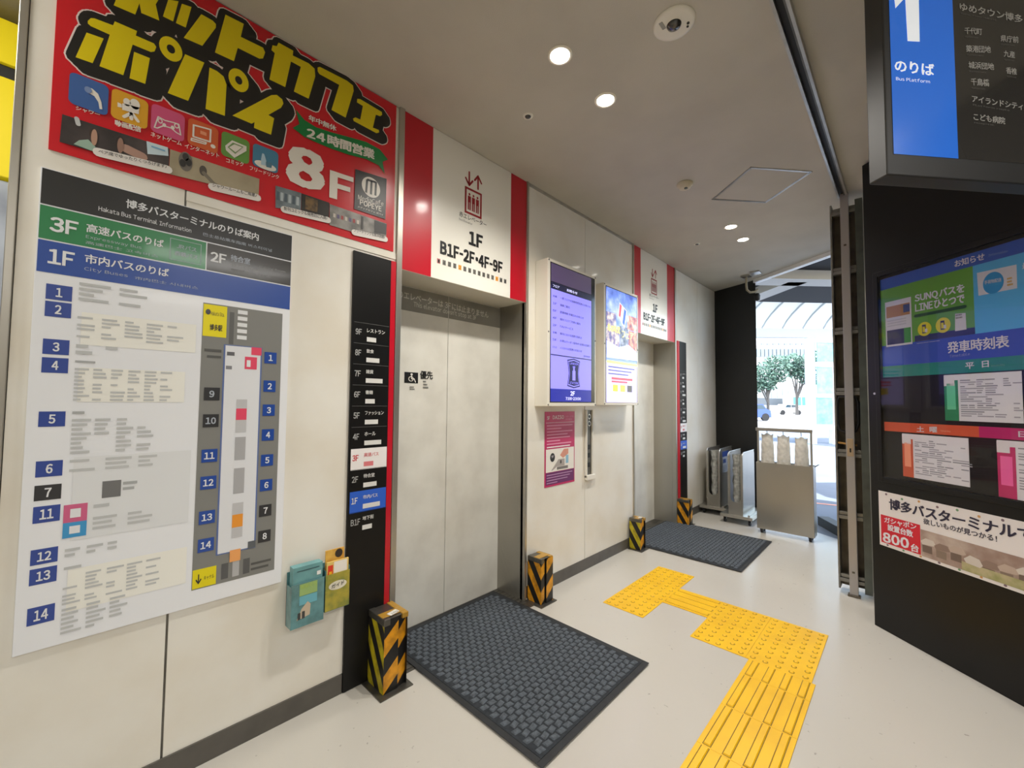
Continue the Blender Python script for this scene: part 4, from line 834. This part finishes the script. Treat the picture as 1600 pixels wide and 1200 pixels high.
    def sheet(L, strip, wd, s, lab):
        q = [B.uv(*p) for p in L]; u0,u1 = (q[0][0]+q[3][0])/2,(q[1][0]+q[2][0])/2; zt_,zb_ = (q[0][1]+q[1][1])/2,(q[2][1]+q[3][1])/2
        mm = MB(); mm.obox(B.w((u0,zb_))+KN*.001, KD*(u1-u0), KN*.001, (0,0,zt_-zb_), flat((236,234,240),.5)); o = mm.build('timetable_sheet', r, label=lab)
        B2 = Board(KA+KN*.0021, KD, KN, o)
        B2.rect(u0,zb_,u0+wd,zt_-.03,flat(strip),1,'strip',False); B2.rect(u0,zt_-.06,u0+.05,zt_-.004,flat((236,232,236)),2,'strip',False)
        B2.rect(u0+.012,zb_+.06,u0+wd-.012,zb_+.20,flat(tuple(min(255,x+70) for x in strip)),2,'strip',False)
        rn = random.Random(s); n = 18
        for k in range(n):
            z = zt_-.03-k*(zt_-zb_-.05)/n
            for j in range(7):
                if rn.random() < (.75 if j < 4 else .25): B2.rect(u0+wd+.01+j*(u1-u0-wd)/7.2, z-.006, u0+wd+.01+j*(u1-u0-wd)/7.2+rn.uniform(.02,.05), z, flat((176,172,184) if k%3 else (150,150,160)), 1, 'timetable_print', False)
        B2.finish()
    sheet([(1475,586),(1597,580),(1600,661),(1478,657.5)],(36,140,92),.065,1,'weekday sheet with a green strip'); sheet([(1410,678),(1514,684),(1516,761),(1412,744)],(214,96,62),.06,2,'Saturday sheet with an orange strip'); sheet([(1559,688),(1660,694),(1662,800),(1560,770)],(206,40,110),.07,3,'Sunday sheet with a magenta strip')
    # banner
    bt = lambda x,y: (1350+x/4.616, 740+y/4.615)
    q0 = B.uv(1373,766); q1 = B.uv(1373,849.5); ue = 2.3
    mm = MB(); mm.obox(B.w((q0[0],q1[1]))+KN*.0005, KD*(ue-q0[0]), KN*.002, (0,0,q0[1]-q1[1]), flat((228,222,220),.4)); bn = mm.build('banner', r, label='white banner with red box and photo strip, below the timetable case')
    B3 = Board(KA+KN*.0028, KD, KN, bn); RD = flat((206,26,48),.35); NVY = flat((40,36,60))
    ur = uu(1439,840); B3.rect(uu(1377.5,825),zz(1377.5,846)-.0,ur,zz(1377.5,803.5),RD,1,'red_box',False)
    B3.text('ガシャポン',*bt(148,352),*bt(380,408),9,Wt,2,bold=.02); B3.text('設置台数',*bt(172,408),*bt(356,462),10,Wt,2,bold=.03); B3.text('800',*bt(138,490),*bt(328,545),15.5,Wt,2,bold=.04); B3.text('台',*bt(340,558),*bt(398,572),12,Wt,2,bold=.03)
    B3.text('博多バスターミナルで',*bt(183,258),*bt(1240,508),17,NVY,2,bold=.028); B3.text('欲しいものが見つかる！',*bt(430,362),*bt(962,496),9,NVY,2,bold=.01)
    zt_ = zz(*bt(412,400)); zb_ = zz(*bt(412,590)); PH = mat('photo_market',(150,124,112),.5,noise_amt=.6,scale=9,dirt=(196,180,168)); B3.rect(ur+.002,zb_,ue-.01,zt_,PH,1,'photo',False)
    B3.rect(ur+.2,zb_,ue-.01,zb_+.045,mat('photo_green',(150,150,96),.5,noise_amt=.4,scale=20,dirt=(190,176,140)),2,'photo',False)
    rn = random.Random(4)
    for k in range(26):
        x = ur+.04+k*.07; z = zt_-.045-rn.random()*.035; h_ = .6+rn.random()*.5; B3.poly([(x-.04,z-.012),(x-.012,z+.014*h_),(x+.028,z+.006),(x+.042,z-.02),(x+.03,z-.035*h_),(x-.03,z-.03)],flat([(206,196,186),(140,118,106),(186,166,152)][k%3]),2+.05*(k%4),'photo',False); B3.rect(x-.03,z-.07,x+.02,z-.03,flat([(112,94,84),(134,116,102)][k%2]),1.6,'photo',False)
    for k in range(22): B3.disc(q0[0]+.05+k*.095, q0[1]-.014-(k%2)*.008, .007,.007, flat([(120,100,110),(110,150,110),(200,150,90)][k%3]), 1, 'dots', 8, px=False)
    for k in range(22): B3.disc(q0[0]+.05+k*.095, q1[1]+.012, .007,.006, flat([(120,100,110),(110,150,110),(200,150,90)][k%3]), 1, 'dots', 8, px=False)
    B3.finish()
    q = MB(); q.obox(B.w((uL,zB))+KN*.014, KD*w, KN*.002, (0,0,zT-zB), glassmat('case_glass')); q.build('glass_pane', r)
    B.finish()
kiosk()
# ---------------------------------------------------------------- hanging platform sign
def blade():
    P = at(1387,273,1.3); z0 = P[2]; o = np.array([P[0],P[1],0]); u = np.array([.759,-.651,0]); n = np.array([-.651,-.759,0]); Ls = .93; z1 = 2.93
    q = (KN@KA-KN@o)/(KN@u); Ls = q-.004
    m = MB(); m.obox(o-n*.062+[0,0,z0], u*Ls, n*.062, (0,0,z1-z0), mat('sign_case',(40,39,38),.45)); r = m.build('platform_sign', label='black and blue hanging platform 1 sign jutting from the black kiosk', cat='sign', bevel=.004)
    m = MB(); m.obox(o-n*.05+u*.1+[0,0,z1], u*.05, n*.04, (0,0,ZC-z1-.0005), STEEL_D); m.build('hanger', r); m = MB(); m.obox(o-n*.05+u*(Ls-.15)+[0,0,z1], u*.05, n*.04, (0,0,ZC-z1-.0005), STEEL_D); m.build('hanger', r)
    B = Board(o, u, n, r); e = .03
    BLU = mat('platform_blue',(40,104,204),.2,emit=.35,coat=.4); Wt = mat('platform_white',(232,236,240),.3,emit=.35); GY = flat((176,174,168)); 
    u0 = B.uv(1393,150)[0]; u1 = B.uv(1493,150)[0]; zb = B.uv(1401,241)[1]
    B.rect(u0,zb,Ls-.03,z1-.03,flat((62,60,57),.15,.6),1,'face',False); B.rect(u0,zb,u1,z1-.035,BLU,2,'blue_field',False)
    B.poly([(1412,-26),(1434,-26),(1436,66),(1417,65)],Wt,3,'platform_number'); B.poly([(1396,-4),(1413,-25),(1416,-6),(1398,14)],Wt,3.1,'platform_number'); B.text('のりば',1397,112,1459,120,19,Wt,3,bold=.02); B.text('Bus Platform',1399,126,1452,131,5.5,Wt,3,bold=.005)
    d = lambda x,y: (1340+x/4, y/4)
    for t,a,b,h in (('ゆめタウン博多',(635,68),(1030,150),52),('千代町',(665,215),(775,222),42),('県庁前',(890,262),(1003,272),42),('築港団地',(675,328),(830,334),44),('九産',(910,358),(980,366),42),('城浜団地',(690,430),(850,442),44),('香椎',(925,462),(992,472),42),('千鳥橋',(705,535),(820,543),46),('アイランドシティ照葉',(712,640),(1120,706),44),('こども病院',(722,752),(920,780),44)):
        B.text(t,*d(*a),*d(*b),h/4,GY,2,bold=.015)
        B.text('Yume Town Hakata' if h == 52 else 'Hospital' if 'こど' in t else 'Platform route',*d(a[0]+5,a[1]+22),*d((a[0]+b[0])/2+30,(a[1]+b[1])/2+24),2.6,flat((110,108,104)),2,bold=0)
    B.finish()
blade()
# ---------------------------------------------------------------- wheeled bag carts and dispenser
CLEAR = mat('clear_bag',(196,196,188),.25,noise_amt=.3,scale=30,bump=.7,bscale=35,trans=.25)
def rbox_side(m, x0, x1, y, t, z0, z1, r, mm):
    """upright sheet in the xz plane with rounded top corners, thickness t along y"""
    P = [(x0,z0)] + [(x0+r-r*math.cos(a), z1-r+r*math.sin(a)) for a in np.linspace(0,math.pi/2,6)] + [(x1-r+r*math.sin(a), z1-r+r*math.cos(a)) for a in np.linspace(0,math.pi/2,6)] + [(x1,z0)]
    n = len(P); V = [(x,y,z) for x,z in P]+[(x,y+t,z) for x,z in P]
    m.add(V, [tuple(range(n)), tuple(range(n,2*n))[::-1]]+[(i,n+i,n+(i+1)%n,(i+1)%n) for i in range(n)], mm)
def caster(t, x, y, h=.07):
    m = MB(); m.box(x-.022,y-.016,h-.012,x+.022,y+.016,h,STEEL_D); m.box(x-.014,y-.015,.03,x+.014,y-.012,h-.012,STEEL_D); m.box(x-.014,y+.012,.03,x+.014,y+.015,h-.012,STEEL_D); m.cyl((x,y-.011,.028),(x,y+.011,.028),.0275,RUBBER,16); m.build('caster', t)
def cart(x0, y0, label, notice, bw=.343):
    L = .56; t = thing('bag_cart', (x0+L/2,y0+.17,0), label, 'cart', 'wheeled steel carts for used umbrella bags')
    m = MB(); m.box(x0-.02,y0,.085,x0+L,y0+bw,.105,STEEL); m.box(x0-.02,y0,.07,x0+L,y0+.012,.085,STEEL); m.box(x0-.02,y0,.07,x0-.008,y0+bw,.085,STEEL); m.build('base_tray', t, bevel=.003)
    m = MB(); m.box(x0,y0+.03,.105,x0+L,y0+.05,.125,STEEL); m.build('tray_rail', t)
    for x in (x0+.04,x0+L-.05):
        for y in (y0+.04,y0+bw-.04): caster(t,x,y)
    ya, yb = y0+bw-.245, y0+bw-.09
    for y in (ya,yb-.004):
        m = MB(); rbox_side(m,x0,x0+L*.9,y,.004,.105,.83,.05,STEEL); m.build('side_sheet', t)
    # end frame with a round-bottomed opening
    m = MB(); w = yb-ya; fx = x0-.004; pts = []
    m.box(fx,ya,.105,fx+.006,ya+.022,.80,STEEL); m.box(fx,yb-.022,.105,fx+.006,yb,.80,STEEL)
    c = (ya+yb)/2; rr = w/2-.022; zc = .25+rr
    arc = [(c+rr*math.cos(a), zc+rr*math.sin(a)) for a in np.linspace(math.pi,2*math.pi,13)]
    P = [(ya+.022,.105)]+[(ya+.022,zc)]+arc[1:-1]+[(yb-.022,zc),(yb-.022,.105)]
    for i in range(len(P)-3):
        a, b = P[i+1], P[i+2]; m.add([(fx,a[0],.105),(fx,b[0],.105),(fx,b[0],b[1]),(fx,a[0],a[1])],[(0,1,2,3)],STEEL)
    m.build('end_frame', t, bevel=0)
    for y in (ya+.002,yb-.002):
        m = MB(); pts = [(fx,y,.2),(fx,y,.78)]+[(x0+.05-.054*math.cos(a),y,.78+.05*math.sin(a)) for a in np.linspace(0,math.pi/2,6)]+[(x0+L*.86,y,.832)]
        m.tube(pts,.007,ALU,8); m.build('edge_tube', t)
    m = MB(); N = 14; V = []
    for i in range(N+1):
        for k in range(17):
            a = math.pi*2*k/16; z = .16+i*(.64/N); s = 1 if i > 2 else .55+.15*i
            jx = .012*math.sin(i*1.9+k*1.3)+.008*math.sin(k*2.7+i)
            V.append((x0+.10+(.085+jx)*math.cos(a), c+(.048*s+jx*.4)*math.sin(a), z))
    m.add(V,[(i*17+k,i*17+k+1,(i+1)*17+k+1,(i+1)*17+k) for i in range(N) for k in range(16)],CLEAR,True); m.build('plastic_bag', t, label='crumpled clear plastic bag inside the frame')
    if notice:
        B = Board((0,ya-.0006,0),(1,0,0),(0,-1,0),t); B.rect(x0+.10,.52,x0+.32,.78,flat((150,156,166)),1,'notice_sheet',False); B.rect(x0+.10,.72,x0+.36,.79,flat((34,62,128)),2,'notice_sheet',False); B.rect(x0+.13,.64,x0+.24,.69,flat((40,64,120)),2,'notice_sheet',False)
        for k in range(4): B.rect(x0+.12,.60-k*.02,x0+.28,.607-k*.02,flat((110,116,126)),2,'notice_sheet',False)
        B.finish()
    return t
cart(5.36,1.318,'steel wheeled bag cart in front, beside the bag dispenser',False)
def rear_cart():
    return cart(5.60,1.664,'rear steel wheeled bag cart against the grey wall, with a blue notice',True,.32)
rear_cart()
def dispenser():
    x0,x1,y0,y1 = 5.19,5.35,.722,1.236
    t = thing('bag_dispenser', ((x0+x1)/2,(y0+y1)/2,0), 'stainless umbrella bag dispenser box with overhead rail, in front of the street doorway', 'dispenser')
    m = MB(); m.box(x0,y0,.055,x0+.003,y1,.766,STEEL); m.box(x1-.003,y0,.055,x1,y1,.766,STEEL); m.box(x0,y0,.055,x1,y0+.003,.766,STEEL); m.box(x0,y1-.003,.055,x1,y1,.766,STEEL); m.box(x0,y0,.05,x1,y1,.056,STEEL); m.build('bin_body', t, bevel=.001)
    for x in (x0+.035,x1-.035):
        for y in (y0+.04,y1-.04): caster(t,x,y,.05)
    for y in (y0+.012,y1-.022):
        m = MB(); m.box(x0+.01,y-.008,.70,x0+.026,y+.010,1.118,STEEL); m.build('post', t, bevel=.001)
    m = MB(); m.box(x0+.004,y0,1.108,x0+.034,y1,1.142,STEEL); m.build('top_rail', t, bevel=.003)
    m = MB(); m.tube([(x1-.01,y0-.004,.76),(x1-.01,y0-.03,.78),(x0+.06,y0-.03,.78),(x0+.06,y0-.004,.76)],.004,STEEL_D); m.build('side_hook', t)
    BAG = mat('bag_pack',(232,226,214),.4,trans=.25,noise_amt=.15,scale=20,bump=.5,bscale=24)
    first = None
    for k, yy in enumerate((1.135,.985,.825)):
        m = MB(); m.tube([(x0+.03,yy,1.108),(x0+.05,yy,1.09),(x0+.05,yy,1.066)],.003,STEEL_D); m.build('hook', t)
        if first is None:
            m = MB(); N, M = 22, 16; V = []; F = []
            for side in (-1,1):
                for i in range(N+1):
                    for j in range(M+1):
                        a = i/N; z = 1.075-a*.37; hw = .056+.010*a-.004*math.exp(-((a-.12)/.08)**2)+.001*math.sin(a*23); yj = (j/M-.5)*2
                        th = .028*(1-abs(yj)**2.5)*(.35+.65*min(1,a*4))+.001
                        z2 = z+(.010*math.cos(yj*5) if i == 0 else 0); bumpx = .006*noise.noise(Vector((yj*3,a*14,side+3)))
                        V.append((x0+.05+side*th+bumpx, yy+yj*hw, z2))
            w_ = M+1; base = (N+1)*w_
            for s_ in (0,1):
                for i in range(N):
                    for j in range(M):
                        q = [s_*base+i*w_+j, s_*base+i*w_+j+1, s_*base+(i+1)*w_+j+1, s_*base+(i+1)*w_+j]; F.append(tuple(q if s_ else q[::-1]))
            m.add(V,F,BAG,True); first = m.build('bag_pack', label='cream umbrella bag pack hanging leftmost on the rail', cat='bag', group='umbrella bag packs on the dispenser rail')
        else:
            copytree(first,(0,yy-1.135,-.012*k),label=['','cream umbrella bag pack hanging in the middle of the rail','cream umbrella bag pack hanging rightmost on the rail'][k],group='umbrella bag packs on the dispenser rail')
dispenser()
# pipe bracket near the doorway top
def bracket():
    t = thing('pipe_bracket', (5.85,1.45,ZC), 'bent beige conduit hanging from the ceiling at the black wall corner', 'pipe')
    BE = mat('conduit_beige',(150,140,118),.45); p = lambda x,y,d: at(x,y,d)
    d = 5.25; q = [p(1166,428,d),p(1166,446,d),p(1167,453,d),p(1172,457,d),p(1180,456,d),p(1184,452,d)]
    m = MB(); m.tube([q[0]]+q[1:],.014,BE,10); m.build('conduit',t)
    m = MB(); c = q[0]; m.box(c[0]-.05,c[1]-.05,ZC-.02,c[0]+.05,c[1]+.05,ZC-.0005,STEEL); m.cyl((c[0],c[1],ZC-.03),(c[0],c[1],c[2]-.01),.014,BE,10); m.build('ceiling_plate',t)
    m = MB(); c = p(1181,433,5.1); m.box(c[0]-.06,c[1]-.05,ZC-.015,c[0]+.06,c[1]+.05,ZC-.0005,ALU); m.build('ceiling_plate',t)
    m = MB(); c = p(1183,462,5.25); m.lathe((c[0],c[1],c[2]),[(.0001,-.07),(.03,-.055),(.035,0),(.02,.03),(.0001,.035)],BLACKM,14); m.build('camera_head',t,label='small black camera head')
bracket()
# ---------------------------------------------------------------- far left: yellow shop sign beyond the wall end
def shop_sign():
    Yl = mat('sign_yellow',(226,204,24),.35,emit=.18); t = thing('yellow_shop_sign',(-1.2,2.64,1.6),'large yellow shop fascia seen past the near wall end, split by a dark gap','sign')
    yq = 2.64; z = lambda y: hit(20,y,(0,1,0),yq)[2]
    a, b, c, d = z(35), z(103), z(125), z(280)
    m = MB(); m.box(-2.6,yq,b,-.18,yq+.12,min(a,3.0),Yl); m.build('fascia_board',t,bevel=.004)
    m = MB(); m.box(-2.6,yq,d,-.18,yq+.12,c,Yl); m.build('fascia_board',t,bevel=.004)
    m = MB(); m.box(-2.6,yq+.02,c,-.18,yq+.10,b,BLACKM); m.build('gap_rail',t)
    m = MB(); m.box(-2.6,yq+.02,.02,-.18,yq+.04,d-.01,mat('shop_glass',(190,198,210),.2,noise_amt=.5,scale=3,dirt=(120,126,140)))
    for x in (-2.2,-1.5,-.9): m.box(x,yq,.02,x+.05,yq+.02,d-.01,ALU)
    m.build('shop_front',t)
    light('shop_lamp','AREA',(-1.2,1.7,2.97),22,(1,.97,.9),(0,.3,-1),None,shape='RECTANGLE',size=1.2,size_y=.3)
shop_sign()
# ---------------------------------------------------------------- street outside
RGT = np.array([.69,-.722,0]); FWD = np.array([.722,.69,0])
def street():
    PAVE = mat('pavement',(112,120,130),.8,noise_amt=.08,scale=2); ASP = mat('asphalt',(150,150,148),.85,noise_amt=.1,scale=3)
    m = MB(); V = [(facade(.1)+.06,.1,-.02),(facade(1.42)+.06,1.42,-.02),(6.42,2.1,-.02)]; far = [(14,22,-.02),(26,12,-.02),(24,-14,-.02),(7.0,-2.2,-.02)]
    m.add([V[2]]+[V[1]]+[V[0]]+[far[3],far[2],far[1],far[0]],[tuple(range(7))],PAVE); m.build('ground', kind='structure', label='pale pavement outside the doorway')
    m = MB(); m.box(7,-90,-.06,200,150,-.05,ASP); m.build('road', kind='structure', label='sunlit road and car park')
    m = MB(); p = np.array([6.12,.82,-.02]); m.obox(p,(-.75,-.45,0),(.06,-.1,0),(0,0,.1),BLACKM); m.build('trim_9', kind='structure', label='black kerb outside the doorway')
    m = MB(); q = hit(1277,785,(0,0,1),0); q2 = hit(1316,789,(0,0,1),0); d = q2-q; m.obox(q+[0,0,-.019],d*3,(.05,.04,0),(0,0,.002),mat('orange_line',(226,150,120),.7)); m.build('painted_line', label='thin orange line painted on the pavement outside', cat='road marking')
    # soffit of the outer canopy and its beams
    DS = mat('outer_soffit',(20,19,21),.8); LB = mat('beam_beige',(190,186,178),.6)
    zS = 3.45; a = at(1100,472,7.6); b = at(1500,476,7.6)
    Lc = O3+0; e1 = np.array([*(hit(1000,468,(0,0,1),zS))[:2]]); e2 = np.array([*(hit(1420,476,(0,0,1),zS))[:2]])
    i1 = np.array([6.6,3.2]); i2 = np.array([4.9,-.35])
    m = MB(); m.add([(*i1,zS),(*i2,zS),(*e2,zS),(*e1,zS),(*i1,zS+.4),(*i2,zS+.4),(*e2,zS+.4),(*e1,zS+.4)],[(0,1,2,3)[::-1],(4,5,6,7),(0,1,5,4),(1,2,6,5),(2,3,7,6),(3,0,4,7)],DS); m.build('canopy_soffit', kind='structure', label='dark underside of the outer canopy')
    m = MB(); q = [hit(x,y,(0,0,1),zS-.14) for x,y in ((1150,434),(1360,438),(1360,449),(1150,445))]; m.add([*q,*[p_+[0,0,.14] for p_ in q]],[(0,1,2,3),(7,6,5,4),(0,1,5,4),(1,2,6,5),(2,3,7,6),(3,0,4,7)],LB); m.build('beam_1', kind='structure', label='pale beam crossing under the outer canopy')
    m = MB(); q = [hit(x,y,(0,0,1),zS-.14) for x,y in ((1176,463),(1232,441),(1262,441),(1176,474))]; m.add([*q,*[p_+[0,0,.139] for p_ in q]],[(0,1,2,3),(7,6,5,4),(0,1,5,4),(1,2,6,5),(2,3,7,6),(3,0,4,7)],LB); m.build('beam_2', kind='structure', label='pale diagonal beam under the outer canopy')
    # vaulted white canopy across the way
    t = thing('vaulted_canopy', tuple(O3+FWD*18+[0,0,-1.4]), 'white curved canopy roof with thin ribs outside, across the way', 'canopy')
    WV = mat('vault_white',(222,226,230),.4); RB = mat('vault_rib',(150,160,166),.5)
    def arc(s, lat, k=0):
        a = s*math.pi/2; d = 14+4.2*math.sin(a); z = 4.75+1.9*math.cos(a); return O3*0+FWD*d+RGT*(lat-1.5*s)+np.array([0,0,z])
    m = MB(); N = 10; lats = [6.2+i*.9 for i in range(15)]
    for l0, l1 in zip(lats,lats[1:]):
        V = [arc(s/N,l0)+[0,0,.03] for s in range(N+1)]+[arc(s/N,l1)+[0,0,.03] for s in range(N+1)]
        pm = MB(); pm.add(V,[(i,i+1,N+2+i,N+1+i) for i in range(N)],WV,True); pm.build('roof_panel',t)
    for l in lats:
        rm = MB(); rm.tube([arc(s/N,l) for s in range(N+1)],.035,RB,6); rm.build('rib',t)
    m = MB(); m.obox(FWD*18.2+RGT*2.5+np.array([0,0,4.35]),RGT*16,FWD*.3,(0,0,.4),mat('gutter_grey',(176,184,190),.5)); m.build('gutter',t)
    # tall glazed frame
    t = thing('glazed_shelter', tuple(at(1290,640,15)*[1,1,0]), 'white framed glazed shelter with blue panes outside the doorway', 'shelter')
    WF = mat('shelter_white',(232,234,236),.5); GP = mat('shelter_pane',(96,168,186),.15,noise_amt=.3,scale=3,dirt=(140,200,214))
    bx = lambda x0,y0,x1,y1,mm,nm,th=.1,dd=15,: (lambda q,p0: (q.obox(p0, RGT*((x1-x0)/FPX*dd), FWD*th, (0,0,(y1-y0)/FPX*dd), mm), q.build(nm,t)))(MB(), at(x0,y1,dd))
    bx(1266,527,1277,697,WF,'post',.2); bx(1302,527,1314,697,WF,'post',.2)
    for y0,y1 in ((527,535),(565,573),(615,621),(663,671)): bx(1277,y0,1302,y1,WF,'rail')
    for y0,y1 in ((535,565),(573,615),(621,663)): bx(1277,y0,1302,y1,GP,'pane',.02)
    # far building
    t = thing('office_building', tuple((FWD*95+RGT*55)*1.0), 'white office building with rows of windows beyond the trees', 'building')
    WB = mat('building_white',(214,216,216),.7); WN = mat('building_window',(122,134,142),.4); D = 95
    bb = lambda x0,y0,x1,y1,mm,nm,th=.3,dd=D,k=t: (lambda q,p0: (q.obox(p0, RGT*((x1-x0)/FPX*dd), FWD*th, (0,0,(y1-y0)/FPX*dd), mm), q.build(nm,k)))(MB(), at(x0,y1,dd))
    bb(1120,400,1275,650,WB,'wall',4)
    for k in range(8): bb(1190+k*9,536,1195+k*9,539,WN,'window',.3,D-.4)
    for k in range(14): bb(1183+k*6.2,545,1188+k*6.2,557,WN,'window',.3,D-.4)
    for k in range(10): bb(1183+k*8.2,571,1189+k*8.2,577,WN,'window',.3,D-.4)
    # fence
    t2 = thing('site_fence', tuple(at(1230,640,70)*[1,1,0]), 'grey panel fence behind the parked cars', 'fence'); FG = mat('fence_grey',(150,156,158),.7); FD = mat('fence_dark',(96,104,110),.7)
    for k in range(11): bb(1180+k*8.6,607,1188+k*8.6,622,FG,'fence_panel',.1,70,t2)
    bb(1180,622,1275,633,FD,'fence_base',.2,70,t2)
street()
def tree(px, ybase, D, crown, lab, seed):
    rn = random.Random(seed); b = at(px,ybase,D); b[2] = -.05; LF = mat('leaf_green',(92,122,106),.7,noise_amt=.5,scale=4,dirt=(62,92,82)); BK = mat('bark',(78,76,74),.8)
    t = thing('street_tree', tuple(b), lab, 'tree', 'street trees across the road')
    m = MB(); top = b+np.array([0,0,3.2]); m.tube([b,b+[.1,0,1.5],top],[.22,.17,.12],BK,8)
    for k in range(6):
        c = crown[k%len(crown)]; p = at(c[0],c[1],D); m.tube([b+np.array([0,0,1.6+.2*k]),(b+[0,0,2.6]+p)/2+[0,0,.3],p],[.1,.07,.04],BK,6)
    m.build('trunk',t)
    m = MB()
    for (cx_,cy_,r) in crown:
        c = at(cx_,cy_,D); R_ = r/FPX*D
        for k in range(int(170*R_**1.2)):
            d = np.array([rn.gauss(0,1),rn.gauss(0,1),rn.gauss(0,1)]); d /= np.linalg.norm(d); p = c+d*R_*np.array([1,1,.6])*rn.uniform(.35,1.05)
            a = Vector((rn.gauss(0,1),rn.gauss(0,1),rn.gauss(0,1))).normalized()*.22; q = a.orthogonal().normalized()*.14
            m.add([p-np.array(a),p+np.array(q),p+np.array(a),p-np.array(q)],[(0,1,2,3)],LF)
    m.build('foliage',t,kind='stuff')
tree(1200,633,55,[(1170,585,24),(1192,580,24),(1212,566,20),(1184,602,20),(1215,588,18),(1200,600,16)],'leafy tree behind the parked blue car',1)
tree(1245,633,57,[(1240,562,17),(1258,572,20),(1264,592,16),(1272,558,16),(1246,584,13),(1232,574,12)],'leafy tree beside the bus outside',2)
def vehicle(px0, px1, D, col, lab, name, h=1.45, bus=False):
    a = at(px0,640,D); b = at(px1,640,D); a[2] = b[2] = 0; L = np.linalg.norm(b-a); u = (b-a)/L; f = np.array([-u[1],u[0],0]); f = f if f@FWD > 0 else -f
    t = thing(name, tuple((a+b)/2+[0,0,-.05]), lab, 'bus' if bus else 'car'); C = mat('paint_'+name+'%d%d%d' % col,col,.3,coat=.5); GLS = mat('car_glass',(60,84,98),.1); z = -.05
    w = 2.3 if bus else 1.75
    prof = [(0,.3),(0,h*.62),(.04,h*.66),(.22,h*.68),(.32,h),(.72,h),(.86,h*.7),(.99,h*.62),(1,.3)] if not bus else [(0,.35),(0,h*.9),(.03,h),(.97,h),(1,h*.9),(1,.35)]
    P0 = [a+u*L*s+np.array([0,0,z+q]) for s,q in prof]; P1 = [p+f*w for p in P0]; n = len(P0)
    m = MB(); m.add(P0+P1,[tuple(range(n))[::-1],tuple(range(n,2*n))]+[(i,(i+1)%n,n+(i+1)%n,n+i) for i in range(n)],C); m.build('body',t)
    if not bus:
        for s0,s1,s2,s3 in ((.27,.50,.50,.345),(.52,.82,.70,.52)):
            m = MB(); k = [(s0,h*.7),(s1,h*.7),(s2,h*.95),(s3,h*.95)]; m.add([a+u*L*s-f*.01+np.array([0,0,z+q]) for s,q in k],[(0,1,2,3)],GLS); m.build('window',t)
    else:
        for k in range(2):
            s0 = .05+k*.46; m = MB(); m.add([a+u*L*s-f*.01+np.array([0,0,z+q]) for s,q in ((s0,h*.42),(s0+.42,h*.42),(s0+.42,h*.85),(s0,h*.85))],[(0,1,2,3)],mat('bus_glass',(70,150,160),.2)); m.build('window',t)
    for s in ((.18,.8) if not bus else (.15,.85)):
        c = a+u*L*s+np.array([0,0,z+.33]); m = MB(); m.cyl(c-f*.02,c+f*.2,.33,RUBBER,16); m.build('wheel',t)
vehicle(1160,1205,36,(50,84,160),'blue car parked outside, cut off by the black wall','street_car')
vehicle(1216,1256,58,(226,228,230),'white car parked outside beside the bus','street_car',1.45)
vehicle(1238,1268,66,(214,226,226),'white and teal bus behind the white car','city_bus',3.1,True)
for o in bpy.data.objects:
    if '_w' in o: del o['_w']
